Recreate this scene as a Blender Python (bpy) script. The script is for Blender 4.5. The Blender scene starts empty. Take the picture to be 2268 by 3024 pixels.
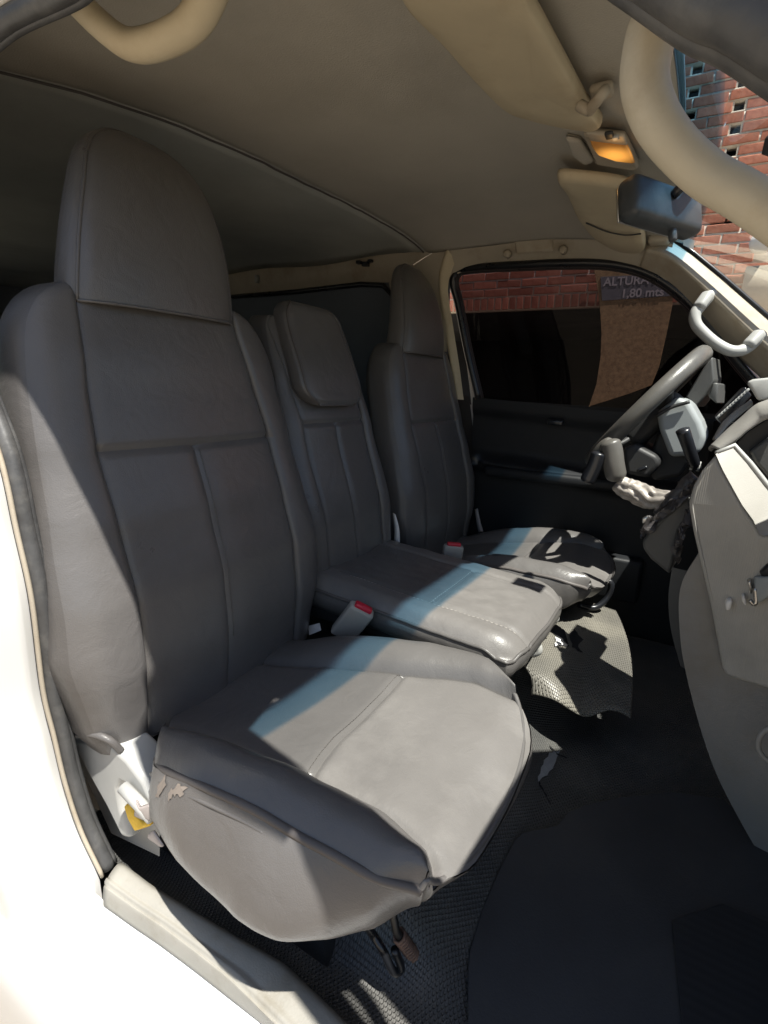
import bpy, bmesh, math, random
from mathutils import Vector, Matrix, noise as mnoise
random.seed(7)
R = math.radians
sc = bpy.context.scene
COL = sc.collection

# ------------------------------------------------------------------ camera
cd = bpy.data.cameras.new('camera'); cam = bpy.data.objects.new('camera', cd); COL.objects.link(cam)
cd.sensor_fit = 'HORIZONTAL'; cd.sensor_width = 36; cd.lens = 24.0066
cd.clip_start = 0.01; cd.clip_end = 400
cam.matrix_world = Matrix(((0.86159, -0.151517, 0.484463, 0), (0.506291, 0.18791, -0.841641, 0), (0.036488, 0.970429, 0.238613, 0), (0, 0, 0, 1)))
sc.camera = cam
# ------------------------------------------------------------------ sky, sun, exposure
SUN = Vector((0.415, -0.195, 0.99)).normalized()
w = bpy.data.worlds.new('World'); sc.world = w; w.use_nodes = True
wn = w.node_tree.nodes; bg = wn['Background']
sky = wn.new('ShaderNodeTexSky'); sky.sky_type = 'NISHITA'; sky.sun_disc = False
sky.sun_elevation = math.asin(SUN.z); sky.sun_rotation = math.atan2(SUN.x, SUN.y)
w.node_tree.links.new(sky.outputs[0], bg.inputs[0]); bg.inputs[1].default_value = 0.068
sd = bpy.data.lights.new('sun', 'SUN'); sd.energy = 5.0; sd.angle = R(0.6); sd.color = (1, 0.965, 0.9)
sun = bpy.data.objects.new('sun', sd); COL.objects.link(sun); sun.location = (3, -2, 8)
sun.rotation_euler = SUN.to_track_quat('Z', 'Y').to_euler()
sc.view_settings.view_transform = 'Standard'; sc.view_settings.look = 'None'; sc.view_settings.gamma = 1
sc.view_settings.exposure = 1.05
sc.cycles.max_bounces = 10; sc.cycles.diffuse_bounces = 6; sc.cycles.transparent_max_bounces = 16

# ------------------------------------------------------------------ materials
MATS = {}
def mat(name, col, rough=0.5, metal=0.0, var=0.1, vscale=6, bump=0.0, bscale=300, spec=0.5, var2=None, btype='noise', dirt=None, dscale=4, coat=0, sheen=0):
    m = bpy.data.materials.new(name); m.use_nodes = True
    nt = m.node_tree; N = nt.nodes; L = nt.links; p = N['Principled BSDF']
    tc = N.new('ShaderNodeTexCoord')
    n1 = N.new('ShaderNodeTexNoise'); n1.inputs['Scale'].default_value = vscale; n1.inputs['Detail'].default_value = 6; n1.inputs['Roughness'].default_value = 0.6
    L.new(tc.outputs['Object'], n1.inputs['Vector'])
    r = N.new('ShaderNodeValToRGB'); r.color_ramp.elements[0].position = 0.3; r.color_ramp.elements[1].position = 0.7
    a = [max(0, c_ * (1 - var)) for c_ in col]; b = [min(1, c_ * (1 + var)) for c_ in (var2 or col)]
    r.color_ramp.elements[0].color = (*a, 1); r.color_ramp.elements[1].color = (*b, 1)
    L.new(n1.outputs[0], r.inputs[0]); out = r.outputs[0]
    if dirt:
        n2 = N.new('ShaderNodeTexNoise'); n2.inputs['Scale'].default_value = dscale; n2.inputs['Detail'].default_value = 8; n2.inputs['Roughness'].default_value = 0.65
        L.new(tc.outputs['Object'], n2.inputs['Vector'])
        r2 = N.new('ShaderNodeValToRGB'); r2.color_ramp.elements[0].position = 0.5; r2.color_ramp.elements[1].position = 0.72
        r2.color_ramp.elements[0].color = (0, 0, 0, 1); r2.color_ramp.elements[1].color = (0.7, 0.7, 0.7, 1)
        L.new(n2.outputs[0], r2.inputs[0])
        mx = N.new('ShaderNodeMixRGB'); L.new(r2.outputs[0], mx.inputs[0]); L.new(out, mx.inputs[1]); mx.inputs[2].default_value = (*dirt, 1); out = mx.outputs[0]
    L.new(out, p.inputs['Base Color'])
    mr = N.new('ShaderNodeMapRange'); mr.inputs['To Min'].default_value = max(0.03, rough - 0.08); mr.inputs['To Max'].default_value = min(1, rough + 0.1)
    L.new(n1.outputs[0], mr.inputs[0]); L.new(mr.outputs[0], p.inputs['Roughness'])
    p.inputs['Metallic'].default_value = metal; p.inputs['Specular IOR Level'].default_value = spec
    p.inputs['Coat Weight'].default_value = coat; p.inputs['Sheen Weight'].default_value = sheen
    if bump:
        if btype == 'noise':
            t = N.new('ShaderNodeTexNoise'); t.inputs['Detail'].default_value = 4; o = t.outputs[0]
        else:
            t = N.new('ShaderNodeTexVoronoi'); o = t.outputs['Distance']
        t.inputs['Scale'].default_value = bscale; L.new(tc.outputs['Object'], t.inputs['Vector'])
        bp = N.new('ShaderNodeBump'); bp.inputs['Strength'].default_value = bump; bp.inputs['Distance'].default_value = 0.002
        L.new(o, bp.inputs['Height']); L.new(bp.outputs[0], p.inputs['Normal'])
    MATS[name] = m; return m

def leather(name, col, rough=0.46, dirt=None):
    m = mat(name, col, rough, var=0.07, vscale=9, dirt=dirt, dscale=7, spec=0.45)
    nt = m.node_tree; N = nt.nodes; L = nt.links; p = N['Principled BSDF']; tc = [n for n in N if n.type == 'TEX_COORD'][0]
    v = N.new('ShaderNodeTexVoronoi'); v.inputs['Scale'].default_value = 620
    n = N.new('ShaderNodeTexNoise'); n.inputs['Scale'].default_value = 22; n.inputs['Detail'].default_value = 5; n.inputs['Distortion'].default_value = 1.2
    L.new(tc.outputs['Object'], v.inputs['Vector']); L.new(tc.outputs['Object'], n.inputs['Vector'])
    b1 = N.new('ShaderNodeBump'); b1.inputs['Strength'].default_value = 0.12; b1.inputs['Distance'].default_value = 0.012; L.new(n.outputs[0], b1.inputs['Height'])
    b2 = N.new('ShaderNodeBump'); b2.inputs['Strength'].default_value = 0.16; b2.inputs['Distance'].default_value = 0.0012; L.new(v.outputs['Distance'], b2.inputs['Height'])
    L.new(b1.outputs[0], b2.inputs['Normal']); L.new(b2.outputs[0], p.inputs['Normal'])
    return m

leather('leather', (0.116, 0.110, 0.106), 0.30)
leather('leather_worn', (0.155, 0.146, 0.139), 0.36, dirt=(0.215, 0.203, 0.192))  # worn mottling, base also lightened for the sunlit front panels
leather('leather_grey', (0.10, 0.094, 0.09), 0.38)
mat('stitch', (0.42, 0.39, 0.355), 0.8, var=0.15, vscale=80)
mat('cord', (0.09, 0.08, 0.075), 0.55)
mat('headliner', (0.45, 0.42, 0.36), 0.95, var=0.09, vscale=3, bump=0.35, bscale=420, spec=0.1, dirt=(0.37, 0.34, 0.285), dscale=2.2)
mat('rear_ceiling', (0.52, 0.53, 0.49), 0.9, var=0.1, vscale=5, bump=0.2, bscale=60, spec=0.2)
mat('beige_vinyl', (0.54, 0.465, 0.325), 0.6, var=0.08, vscale=8, bump=0.06, bscale=900, dirt=(0.42, 0.335, 0.215), dscale=9, spec=0.35)
mat('handle_beige', (0.44, 0.39, 0.29), 0.5, var=0.1, vscale=14, bump=0.05, bscale=900, dirt=(0.29, 0.225, 0.14), dscale=16, spec=0.4)
mat('beige_plastic', (0.42, 0.37, 0.29), 0.5, var=0.06, vscale=7, bump=0.15, bscale=700, dirt=(0.30, 0.23, 0.15), dscale=10, spec=0.4)
mat('grey_plastic', (0.34, 0.325, 0.295), 0.48, var=0.05, vscale=9, bump=0.15, bscale=700, spec=0.45)
mat('kick_plastic', (0.26, 0.245, 0.22), 0.55, var=0.07, vscale=6, bump=0.3, bscale=600, dirt=(0.2, 0.165, 0.12), dscale=5)
mat('light_plastic', (0.40, 0.40, 0.38), 0.42, var=0.05, vscale=12, spec=0.5)
mat('dark_plastic', (0.03, 0.03, 0.03), 0.5, var=0.12, vscale=12, bump=0.2, bscale=500, spec=0.4)
mat('door_trim_shaded', (0.013, 0.014, 0.016), 0.5, var=0.15, vscale=10, bump=0.2, bscale=500, spec=0.35)  # darker copy of the dark plastic, cab shade put into the colour
mat('radio_grey', (0.075, 0.075, 0.072), 0.5, var=0.1, vscale=12, bump=0.15, bscale=500)
mat('black_gloss', (0.012, 0.013, 0.016), 0.28, var=0.2, vscale=14)
mat('mirror_plastic', (0.045, 0.052, 0.058), 0.42, var=0.2, vscale=18, dirt=(0.11, 0.11, 0.11), dscale=12)
mat('rubber_seal', (0.06, 0.06, 0.06), 0.5, var=0.25, vscale=30, bump=0.5, bscale=60, dirt=(0.14, 0.135, 0.125), dscale=20)
mat('white_paint', (0.66, 0.655, 0.63), 0.3, var=0.02, vscale=3, coat=0.4)
mat('sill_plastic', (0.28, 0.268, 0.235), 0.5, var=0.08, vscale=14, bump=0.2, bscale=400, dirt=(0.2, 0.18, 0.14), dscale=18)
mat('smooth_mat', (0.062, 0.062, 0.064), 0.62, var=0.2, vscale=5, bump=0.3, bscale=380, dirt=(0.085, 0.082, 0.076), dscale=6)
mat('metal_dark', (0.05, 0.05, 0.05), 0.4, metal=0.6, var=0.2, vscale=20)
mat('metal', (0.55, 0.54, 0.52), 0.3, metal=1.0, var=0.1, vscale=20)
mat('rust', (0.16, 0.10, 0.075), 0.7, metal=0.3, var=0.3, vscale=40)
mat('yellow_foam', (0.72, 0.46, 0.05), 0.9, var=0.15, vscale=40, bump=0.8, bscale=200)
mat('scrap_vinyl', (0.42, 0.37, 0.34), 0.6, var=0.1, vscale=30)
mat('torn_grey', (0.34, 0.35, 0.36), 0.8, var=0.15, vscale=60)
mat('backing', (0.22, 0.185, 0.155), 0.9, var=0.12, vscale=60)
mat('red_button', (0.55, 0.02, 0.045), 0.3, var=0.05)
mat('boot_silver', (0.30, 0.27, 0.24), 0.5, metal=0.2, var=0.5, vscale=45, bump=0.8, bscale=50)
mat('boot_dark', (0.05, 0.045, 0.045), 0.4, var=0.4, vscale=40, bump=0.8, bscale=60)
mat('wheel_rim', (0.105, 0.10, 0.09), 0.34, var=0.08, vscale=30, bump=0.2, bscale=500)
mat('shroud', (0.29, 0.31, 0.31), 0.45, var=0.06, vscale=14)
mat('ground', (0.27, 0.22, 0.16), 0.95, var=0.25, vscale=2.5, bump=0.6, bscale=30, dirt=(0.18, 0.145, 0.11), dscale=1.2)
mat('mortar', (0.62, 0.56, 0.47), 0.95, var=0.2, vscale=14, bump=0.6, bscale=90)
mat('pale_cream', (0.56, 0.49, 0.38), 0.9, var=0.12, vscale=5, bump=0.4, bscale=60)
mat('dark_void', (0.012, 0.012, 0.014), 0.9)  # near black standing in for deep shade in openings and holes
mat('sign_grey', (0.16, 0.17, 0.19), 0.6, var=0.1, vscale=20)
mat('sign_text', (0.5, 0.5, 0.5), 0.6, var=0.03)
mat('tan_reflection', (0.40, 0.28, 0.14), 0.9, var=0.3, vscale=30, bump=0.5, bscale=80, dirt=(0.22, 0.14, 0.07), dscale=24)  # colour of the reflection in the driver window
mat('cargo_dark', (0.13, 0.15, 0.18), 0.85, var=0.15, vscale=3)
mat('white_plastic', (0.75, 0.73, 0.7), 0.4, var=0.05)

def brick_mat():
    m = mat('brick', (0.41, 0.16, 0.105), 0.9, var=0.22, vscale=22, bump=0.7, bscale=110, dirt=(0.42, 0.24, 0.17), dscale=16, spec=0.2)
    nt = m.node_tree; N = nt.nodes; L = nt.links; p = N['Principled BSDF']
    oi = N.new('ShaderNodeObjectInfo'); h = N.new('ShaderNodeHueSaturation')
    mr = N.new('ShaderNodeMapRange'); mr.inputs['To Min'].default_value = 0.72; mr.inputs['To Max'].default_value = 1.2
    L.new(oi.outputs['Random'], mr.inputs[0]); L.new(mr.outputs[0], h.inputs['Value'])
    src = p.inputs['Base Color'].links[0].from_socket; L.new(src, h.inputs['Color']); L.new(h.outputs[0], p.inputs['Base Color'])
brick_mat()
def courses_mat():
    m = mat('brick_courses', (0.4, 0.15, 0.1), 0.9); nt = m.node_tree; N = nt.nodes; L = nt.links; p = N['Principled BSDF']
    tc = N.new('ShaderNodeTexCoord'); mp = N.new('ShaderNodeMapping'); mp.inputs['Rotation'].default_value = (R(90), 0, 0); L.new(tc.outputs['Object'], mp.inputs[0])
    b = N.new('ShaderNodeTexBrick'); b.inputs['Color1'].default_value = (0.4, 0.15, 0.1, 1); b.inputs['Color2'].default_value = (0.33, 0.11, 0.07, 1); b.inputs['Mortar'].default_value = (0.6, 0.54, 0.45, 1)
    b.inputs['Scale'].default_value = 1; b.inputs['Brick Width'].default_value = 0.234; b.inputs['Row Height'].default_value = 0.074; b.inputs['Mortar Size'].default_value = 0.006
    L.new(mp.outputs[0], b.inputs['Vector']); L.new(b.outputs[0], p.inputs['Base Color'])
courses_mat()

def dots_mat(name, base, dust, scale=185.0, amount=0.5):
    """studded rubber matting: rows of small raised lozenges, dust caught between them"""
    m = bpy.data.materials.new(name); m.use_nodes = True
    nt = m.node_tree; N = nt.nodes; L = nt.links; p = N['Principled BSDF']
    tc = N.new('ShaderNodeTexCoord'); mp = N.new('ShaderNodeMapping'); mp.inputs['Rotation'].default_value = (0, 0, R(45)); mp.inputs['Scale'].default_value = (scale, scale * 0.8, scale)
    L.new(tc.outputs['UV'], mp.inputs['Vector'])
    v = N.new('ShaderNodeTexVoronoi'); v.voronoi_dimensions = '2D'; v.inputs['Scale'].default_value = 1; v.inputs['Randomness'].default_value = 0.06
    L.new(mp.outputs[0], v.inputs['Vector'])
    r = N.new('ShaderNodeValToRGB'); r.color_ramp.elements[0].position = 0.28; r.color_ramp.elements[1].position = 0.5
    r.color_ramp.elements[0].color = (1, 1, 1, 1); r.color_ramp.elements[1].color = (0, 0, 0, 1)
    L.new(v.outputs['Distance'], r.inputs[0])
    n = N.new('ShaderNodeTexNoise'); n.inputs['Scale'].default_value = 7; n.inputs['Detail'].default_value = 7; L.new(tc.outputs['UV'], n.inputs['Vector'])
    r2 = N.new('ShaderNodeValToRGB'); r2.color_ramp.elements[0].position = 0.35; r2.color_ramp.elements[1].position = 0.75
    r2.color_ramp.elements[0].color = (amount * .3,) * 3 + (1,); r2.color_ramp.elements[1].color = (amount,) * 3 + (1,)
    L.new(n.outputs[0], r2.inputs[0])
    mx = N.new('ShaderNodeMixRGB'); mx.inputs[1].default_value = (*base, 1); mx.inputs[2].default_value = (*dust, 1); L.new(r2.outputs[0], mx.inputs[0])
    L.new(mx.outputs[0], p.inputs['Base Color']); p.inputs['Roughness'].default_value = 0.42
    b = N.new('ShaderNodeBump'); b.inputs['Strength'].default_value = 0.9; b.inputs['Distance'].default_value = 0.003; L.new(r.outputs[0], b.inputs['Height']); L.new(b.outputs[0], p.inputs['Normal'])
    MATS[name] = m
dots_mat('studded_mat', (0.055, 0.056, 0.058), (0.26, 0.25, 0.22), amount=0.5)
dots_mat('studded_mat_flap', (0.085, 0.083, 0.078), (0.33, 0.305, 0.25), amount=0.7)

def rib_mat(name, col, axis, scale, rough=0.45, direction='Z'):
    m = mat(name, col, rough, var=0.06, vscale=10, dirt=tuple(c_ * 0.8 for c_ in col), dscale=8)
    nt = m.node_tree; N = nt.nodes; L = nt.links; p = N['Principled BSDF']; tc = [n for n in N if n.type == 'TEX_COORD'][0]
    wv = N.new('ShaderNodeTexWave'); wv.bands_direction = direction; wv.inputs['Scale'].default_value = scale; L.new(tc.outputs['Object'], wv.inputs['Vector'])
    b = N.new('ShaderNodeBump'); b.inputs['Strength'].default_value = 0.22; b.inputs['Distance'].default_value = 0.001; L.new(wv.outputs[0], b.inputs['Height']); L.new(b.outputs[0], p.inputs['Normal'])
rib_mat('ribbed_plastic', (0.40, 0.385, 0.35), 0, 110, 0.42, 'X')
rib_mat('ribbed_rubber', (0.03, 0.031, 0.034), 0, 22, 0.55, 'Y')

def glass(name, tint, refl=0.06, ramp=None):
    m = bpy.data.materials.new(name); m.use_nodes = True
    nt = m.node_tree; N = nt.nodes; L = nt.links; N.remove(N['Principled BSDF'])
    t = N.new('ShaderNodeBsdfTransparent'); g = N.new('ShaderNodeBsdfGlossy'); g.inputs['Roughness'].default_value = 0.02
    t.inputs[0].default_value = (*tint, 1)
    if ramp:
        tc = N.new('ShaderNodeTexCoord'); sp = N.new('ShaderNodeSeparateXYZ'); L.new(tc.outputs['UV'], sp.inputs[0])
        r = N.new('ShaderNodeValToRGB'); el = r.color_ramp.elements
        el[0].position = ramp[0][0]; el[0].color = (*ramp[0][1], 1); el[1].position = ramp[-1][0]; el[1].color = (*ramp[-1][1], 1)
        for pos, c_ in ramp[1:-1]:
            e = el.new(pos); e.color = (*c_, 1)
        L.new(sp.outputs[1], r.inputs[0]); L.new(r.outputs[0], t.inputs[0])
    f = N.new('ShaderNodeFresnel'); f.inputs[0].default_value = 1.45
    ml = N.new('ShaderNodeMath'); ml.operation = 'MULTIPLY'; ml.inputs[1].default_value = refl / 0.04; L.new(f.outputs[0], ml.inputs[0])
    cl = N.new('ShaderNodeClamp'); L.new(ml.outputs[0], cl.inputs[0])
    x = N.new('ShaderNodeMixShader'); L.new(cl.outputs[0], x.inputs[0]); L.new(t.outputs[0], x.inputs[1]); L.new(g.outputs[0], x.inputs[2])
    L.new(x.outputs[0], N['Material Output'].inputs[0]); MATS[name] = m
glass('windscreen_glass', (0.93, 0.95, 0.93), 0.012)
glass('tint_glass', (1, 1, 1), 0.012, ramp=[(0.0, (0.012, 0.02, 0.035)), (0.10, (0.04, 0.08, 0.13)), (0.28, (0.18, 0.38, 0.56)), (0.9, (0.27, 0.5, 0.68)), (1.0, (0.6, 0.75, 0.85))])
glass('dark_glass', (0.11, 0.09, 0.10), 0.008)

glass('cargo_fill_glass', (0.55, 0.6, 0.62), 0.012)  # for the unseen window that lets fill light into the cargo space
def emit_mat(name, col, strength):
    m = bpy.data.materials.new(name); m.use_nodes = True; p = m.node_tree.nodes['Principled BSDF']
    p.inputs['Base Color'].default_value = (*col, 1); p.inputs['Emission Color'].default_value = (*col, 1); p.inputs['Emission Strength'].default_value = strength; p.inputs['Roughness'].default_value = 0.25
    MATS[name] = m
emit_mat('amber_lens', (0.85, 0.4, 0.09), 0.05)
def lamp_glow(m, centre, rad):
    nt = m.node_tree; N = nt.nodes; L = nt.links; p = N['Principled BSDF']; g_ = N.new('ShaderNodeNewGeometry'); d_ = N.new('ShaderNodeVectorMath'); d_.operation = 'DISTANCE'
    d_.inputs[1].default_value = centre; L.new(g_.outputs['Position'], d_.inputs[0])
    mr = N.new('ShaderNodeMapRange'); mr.interpolation_type = 'SMOOTHERSTEP'; mr.inputs['From Max'].default_value = rad; mr.inputs['To Min'].default_value = 0.55; mr.inputs['To Max'].default_value = 0.02
    L.new(d_.outputs['Value'], mr.inputs[0]); L.new(mr.outputs[0], p.inputs['Emission Strength']); p.inputs['Emission Color'].default_value = (1, 0.42, 0.07, 1); p.inputs['Base Color'].default_value = (0.6, 0.27, 0.07, 1)
lamp_glow(MATS['amber_lens'], (-0.175, 1.045, 0.4), 0.05)

# ------------------------------------------------------------------ helpers
def V(*a): return Vector(a)
def thing(name, label, cat, loc=(0, 0, 0), group=None, kind=None):
    o = bpy.data.objects.new(name, None); COL.objects.link(o); o.empty_display_size = 0.05
    o.location = loc
    tag(o, label, cat, group, kind); return o
def tag(o, label=None, cat=None, group=None, kind=None):
    if label: o['label'] = label
    if cat: o['category'] = cat
    if group: o['group'] = group
    if kind: o['kind'] = kind
    return o
def link(name, me, m, parent=None, smooth=True):
    o = bpy.data.objects.new(name, me); COL.objects.link(o)
    if m: me.materials.append(MATS[m])
    for p in me.polygons: p.use_smooth = smooth
    if parent is not None:
        root = parent
        off = Vector(parent.location)
        while root.parent: root = root.parent; off += root.location
        o.parent = parent
        for v in me.vertices: v.co -= off
    return o
def mesh(name, vs, fs, m, parent=None, smooth=True, uvs=None):
    me = bpy.data.meshes.new(name); me.from_pydata([tuple(v) for v in vs], [], fs); me.update()
    if uvs:
        ul = me.uv_layers.new()
        for lp in me.loops: ul.data[lp.index].uv = uvs[lp.vertex_index]
    return link(name, me, m, parent, smooth)
def grid_faces(nu, nv, base=0, wrap=False):
    f = []
    for i in range(nu - 1):
        for j in range(nv if wrap else nv - 1):
            k = (j + 1) % nv
            f.append((base + i * nv + j, base + i * nv + k, base + (i + 1) * nv + k, base + (i + 1) * nv + j))
    return f
def grid(name, fn, nu, nv, m, parent=None, smooth=True, thick=0, uv=None):
    vs = []; uvs = []
    for i in range(nu):
        for j in range(nv):
            u = i / (nu - 1); v = j / (nv - 1); p = Vector(fn(u, v)); vs.append(p); uvs.append(uv(p, u, v) if uv else (u, v))
    o = mesh(name, vs, grid_faces(nu, nv), m, parent, smooth, uvs)
    if thick:
        s = o.modifiers.new('s', 'SOLIDIFY'); s.thickness = thick; s.offset = 0
    return o
def spl(pts, n=8, closed=False):
    """Catmull-Rom through the points"""
    P = [Vector(p) for p in pts]; out = []; k = len(P)
    rng = range(k if closed else k - 1)
    for i in rng:
        if closed: a, b, c_, d = P[i - 1], P[i], P[(i + 1) % k], P[(i + 2) % k]
        else:
            b, c_ = P[i], P[i + 1]; a = P[i - 1] if i else b * 2 - c_; d = P[i + 2] if i + 2 < k else c_ * 2 - b
        for t in range(n):
            t /= n
            out.append(0.5 * ((2 * b) + (c_ - a) * t + (2 * a - 5 * b + 4 * c_ - d) * t * t + (3 * b - a - 3 * c_ + d) * t ** 3))
    if not closed: out.append(P[-1])
    return out
def lerp1(tab, x):
    if x <= tab[0][0]: return tab[0][1]
    for (a, b), (c_, d) in zip(tab, tab[1:]):
        if x <= c_:
            t = (x - a) / (c_ - a); t = t * t * (3 - 2 * t) * 0.35 + t * 0.65
            return b + (d - b) * t
    return tab[-1][1]
def tube_data(pts, r, n=10, closed=False, flat=1.0, up=None):
    P = [Vector(p) for p in pts]; k = len(P); vs = []; prev = None
    for i in range(k):
        if closed: t = P[(i + 1) % k] - P[i - 1]
        else: t = P[min(i + 1, k - 1)] - P[max(i - 1, 0)]
        t.normalize()
        if up is not None: a = Vector(up)
        else: a = prev if prev is not None else (V(0, 0, 1) if abs(t.z) < 0.9 else V(1, 0, 0))
        a = (a - t * a.dot(t)).normalized(); b = t.cross(a); prev = a
        rr = r(i / (k - 1)) if callable(r) else r
        for j in range(n):
            an = 2 * math.pi * j / n; vs.append(P[i] + (a * math.cos(an) * flat + b * math.sin(an)) * rr)
    fs = grid_faces(k, n, wrap=True)
    if closed:
        for j in range(n): fs.append(((k - 1) * n + j, (k - 1) * n + (j + 1) % n, (j + 1) % n, j))
    else:
        fs.append(tuple(range(n - 1, -1, -1))); fs.append(tuple((k - 1) * n + j for j in range(n)))
    return vs, fs
def tube(name, pts, r, m, parent=None, n=10, closed=False, flat=1.0, up=None):
    vs, fs = tube_data(pts, r, n, closed, flat, up); return mesh(name, vs, fs, m, parent)
def multi(name, parts, m, parent=None, smooth=True):
    vs = []; fs = []
    for a, b in parts:
        o = len(vs); vs += a; fs += [tuple(i + o for i in f) for f in b]
    return mesh(name, vs, fs, m, parent, smooth)
def frame_of(n_):
    n_ = Vector(n_).normalized(); a = V(0, 0, 1) if abs(n_.z) < 0.9 else V(1, 0, 0)
    x = a.cross(n_).normalized(); return x, n_.cross(x), n_
def box(name, c_, size, m, parent=None, bevel=0.004, seg=2, rot=None, smooth=True, taper=None):
    bm = bmesh.new(); bmesh.ops.create_cube(bm, size=1)
    for v in bm.verts:
        v.co = Vector((v.co.x * size[0], v.co.y * size[1], v.co.z * size[2]))
        if taper and v.co.z > 0: v.co.x *= taper[0]; v.co.y *= taper[1]
    if bevel: bmesh.ops.bevel(bm, geom=bm.edges[:], offset=bevel, segments=seg, profile=0.5, affect='EDGES')
    mt = Matrix.Translation(Vector(c_))
    if rot is not None: mt = mt @ (rot.to_4x4() if isinstance(rot, Matrix) else Matrix(((1,0,0,0),(0,1,0,0),(0,0,1,0),(0,0,0,1))) @ __import__('mathutils').Euler([R(a) for a in rot]).to_matrix().to_4x4())
    bmesh.ops.transform(bm, matrix=mt, verts=bm.verts[:])
    me = bpy.data.meshes.new(name); bm.to_mesh(me); bm.free()
    return link(name, me, m, parent, smooth)
def slab(name, outline, depth, m, parent=None, bevel=0.003, seg=2, smooth=True):
    """polygon of 3-D points extruded by the vector depth, edges rounded"""
    bm = bmesh.new(); vs = [bm.verts.new(Vector(p)) for p in outline]; f = bm.faces.new(vs)
    e = bmesh.ops.extrude_face_region(bm, geom=[f])
    bmesh.ops.translate(bm, vec=Vector(depth), verts=[g for g in e['geom'] if isinstance(g, bmesh.types.BMVert)])
    bmesh.ops.recalc_face_normals(bm, faces=bm.faces[:])
    if bevel:
        ed = [e_ for e_ in bm.edges if e_.calc_face_angle(0) > 0.5]
        bmesh.ops.bevel(bm, geom=ed, offset=bevel, segments=seg, profile=0.5, affect='EDGES')
    me = bpy.data.meshes.new(name); bm.to_mesh(me); bm.free()
    o = link(name, me, m, parent, smooth)
    if smooth:
        for p in me.polygons: p.use_smooth = p.area < 0.002 or len(p.vertices) == 4 and p.area < 0.0008
    return o
def ribbon(name, A, B, m, parent=None, n=2, bulge=(0, 0, 0), thick=0, k=8, uv=None):
    """sheet spanned between two smoothed polylines, bowed by bulge"""
    a = spl(A, k); b = spl(B, k); N_ = min(len(a), len(b)); bu = Vector(bulge)
    def f(u, v):
        i = min(int(round(u * (N_ - 1))), N_ - 1); s = 1 - (2 * v - 1) ** 2
        return a[i].lerp(b[i], v) + bu * s
    return grid(name, f, N_, n, m, parent, thick=thick, uv=uv)
def stitches(name, path, m, parent, length=0.006, gap=0.004, r=0.0007, lift=(0, 0, 0)):
    P = [Vector(p) + Vector(lift) for p in path]; parts = []; d = 0; seg = 0
    tot = [0]
    for a, b in zip(P, P[1:]): tot.append(tot[-1] + (b - a).length)
    def at(s):
        for i in range(len(P) - 1):
            if s <= tot[i + 1]:
                return P[i].lerp(P[i + 1], (s - tot[i]) / max(1e-9, tot[i + 1] - tot[i]))
        return P[-1]
    s = 0
    while s + length < tot[-1]:
        parts.append(tube_data([at(s), at(s + length * 0.5), at(s + length)], r, 4)); s += length + gap
    if parts:
        o = multi(name, parts, m, parent); o['kind'] = 'stuff'; return o

# ================================================================== SETTING
def fbm(x, y, z=0.0): return mnoise.noise(Vector((x, y, z)))
g = mesh('ground', [(-40, -30, -1.2), (40, -30, -1.2), (40, 40, -1.2), (-40, 40, -1.2)], [(0, 1, 2, 3)], 'ground'); g['kind'] = 'structure'

# ================================================================== VAN SHELL
van = thing('van_body', 'white panel van cab shell with beige ceiling lining, seen through its open passenger door', 'van', (0, 1.01, -0.75))
CY = 1.01
# front ceiling lining: crowned, drooping to the rails and the windscreen header
def roofz(x, y):
    d = abs(y - CY) / 0.63
    z = 0.452 - 0.03 * d ** 5
    if x > -0.45: z -= 0.055 * ((x + 0.45) / 0.4) ** 1.6
    return z
def hdr_x(y): return -0.078 - 0.045 * (abs(y - CY) / 0.65) ** 2.2
def back_x(y): return lerp1([(0.36, -1.03), (0.467, -0.985), (0.604, -0.932), (0.75, -0.892), (0.934, -0.862), (1.25, -0.840), (1.62, -0.822)], y)
def liner(u, v):
    y = 0.365 + v * 1.26; xb = back_x(y); xf = hdr_x(y)
    x = xb + (xf - xb) * u
    z = roofz(x, y) + 0.004 * fbm(x * 3, y * 3)
    if u < 0.04: z += 0.0 + 0.012 * (1 - u / 0.04) ** 2
    return (x, y, z)
grid('ceiling_lining', liner, 60, 60, 'headliner', van, thick=0.006)
# lip where the front lining ends
lip = [Vector(liner(0, v / 40)) + V(-0.002, 0, -0.010 + 0.003 * fbm(v * 0.7, 1)) for v in range(41)]
tube('lining_edge', lip, 0.0022, 'cord', van, 8)
def rear_roof(u, v):
    y = 0.36 + v * 1.29; x0 = back_x(y) + 0.008; x = x0 + (-3.2 - x0) * u
    return (x, y, 0.458 - 0.03 * (abs(y - CY) / 0.63) ** 5 - 0.075 * min(1, u * 2.2) ** 1.2 * (1 - v ** 1.5) + 0.006 * math.sin(u * 26))
grid('cargo_ceiling', rear_roof, 40, 20, 'rear_ceiling', van, thick=0.004)
# outer roof skin
def skin(u, v):
    y = 0.25 + v * 1.52; x = -3.3 + u * 3.25 + 0.0
    d = abs(y - CY) / 0.76
    return (x if u < 1 else hdr_x(y) - 0.002, y, 0.53 - 0.11 * d ** 5 - (0.095 * max(0, (x + 0.5) / 0.5) ** 2 if x > -0.5 else 0))
grid('roof_skin', skin, 50, 30, 'white_paint', van, thick=0.003)
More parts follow.
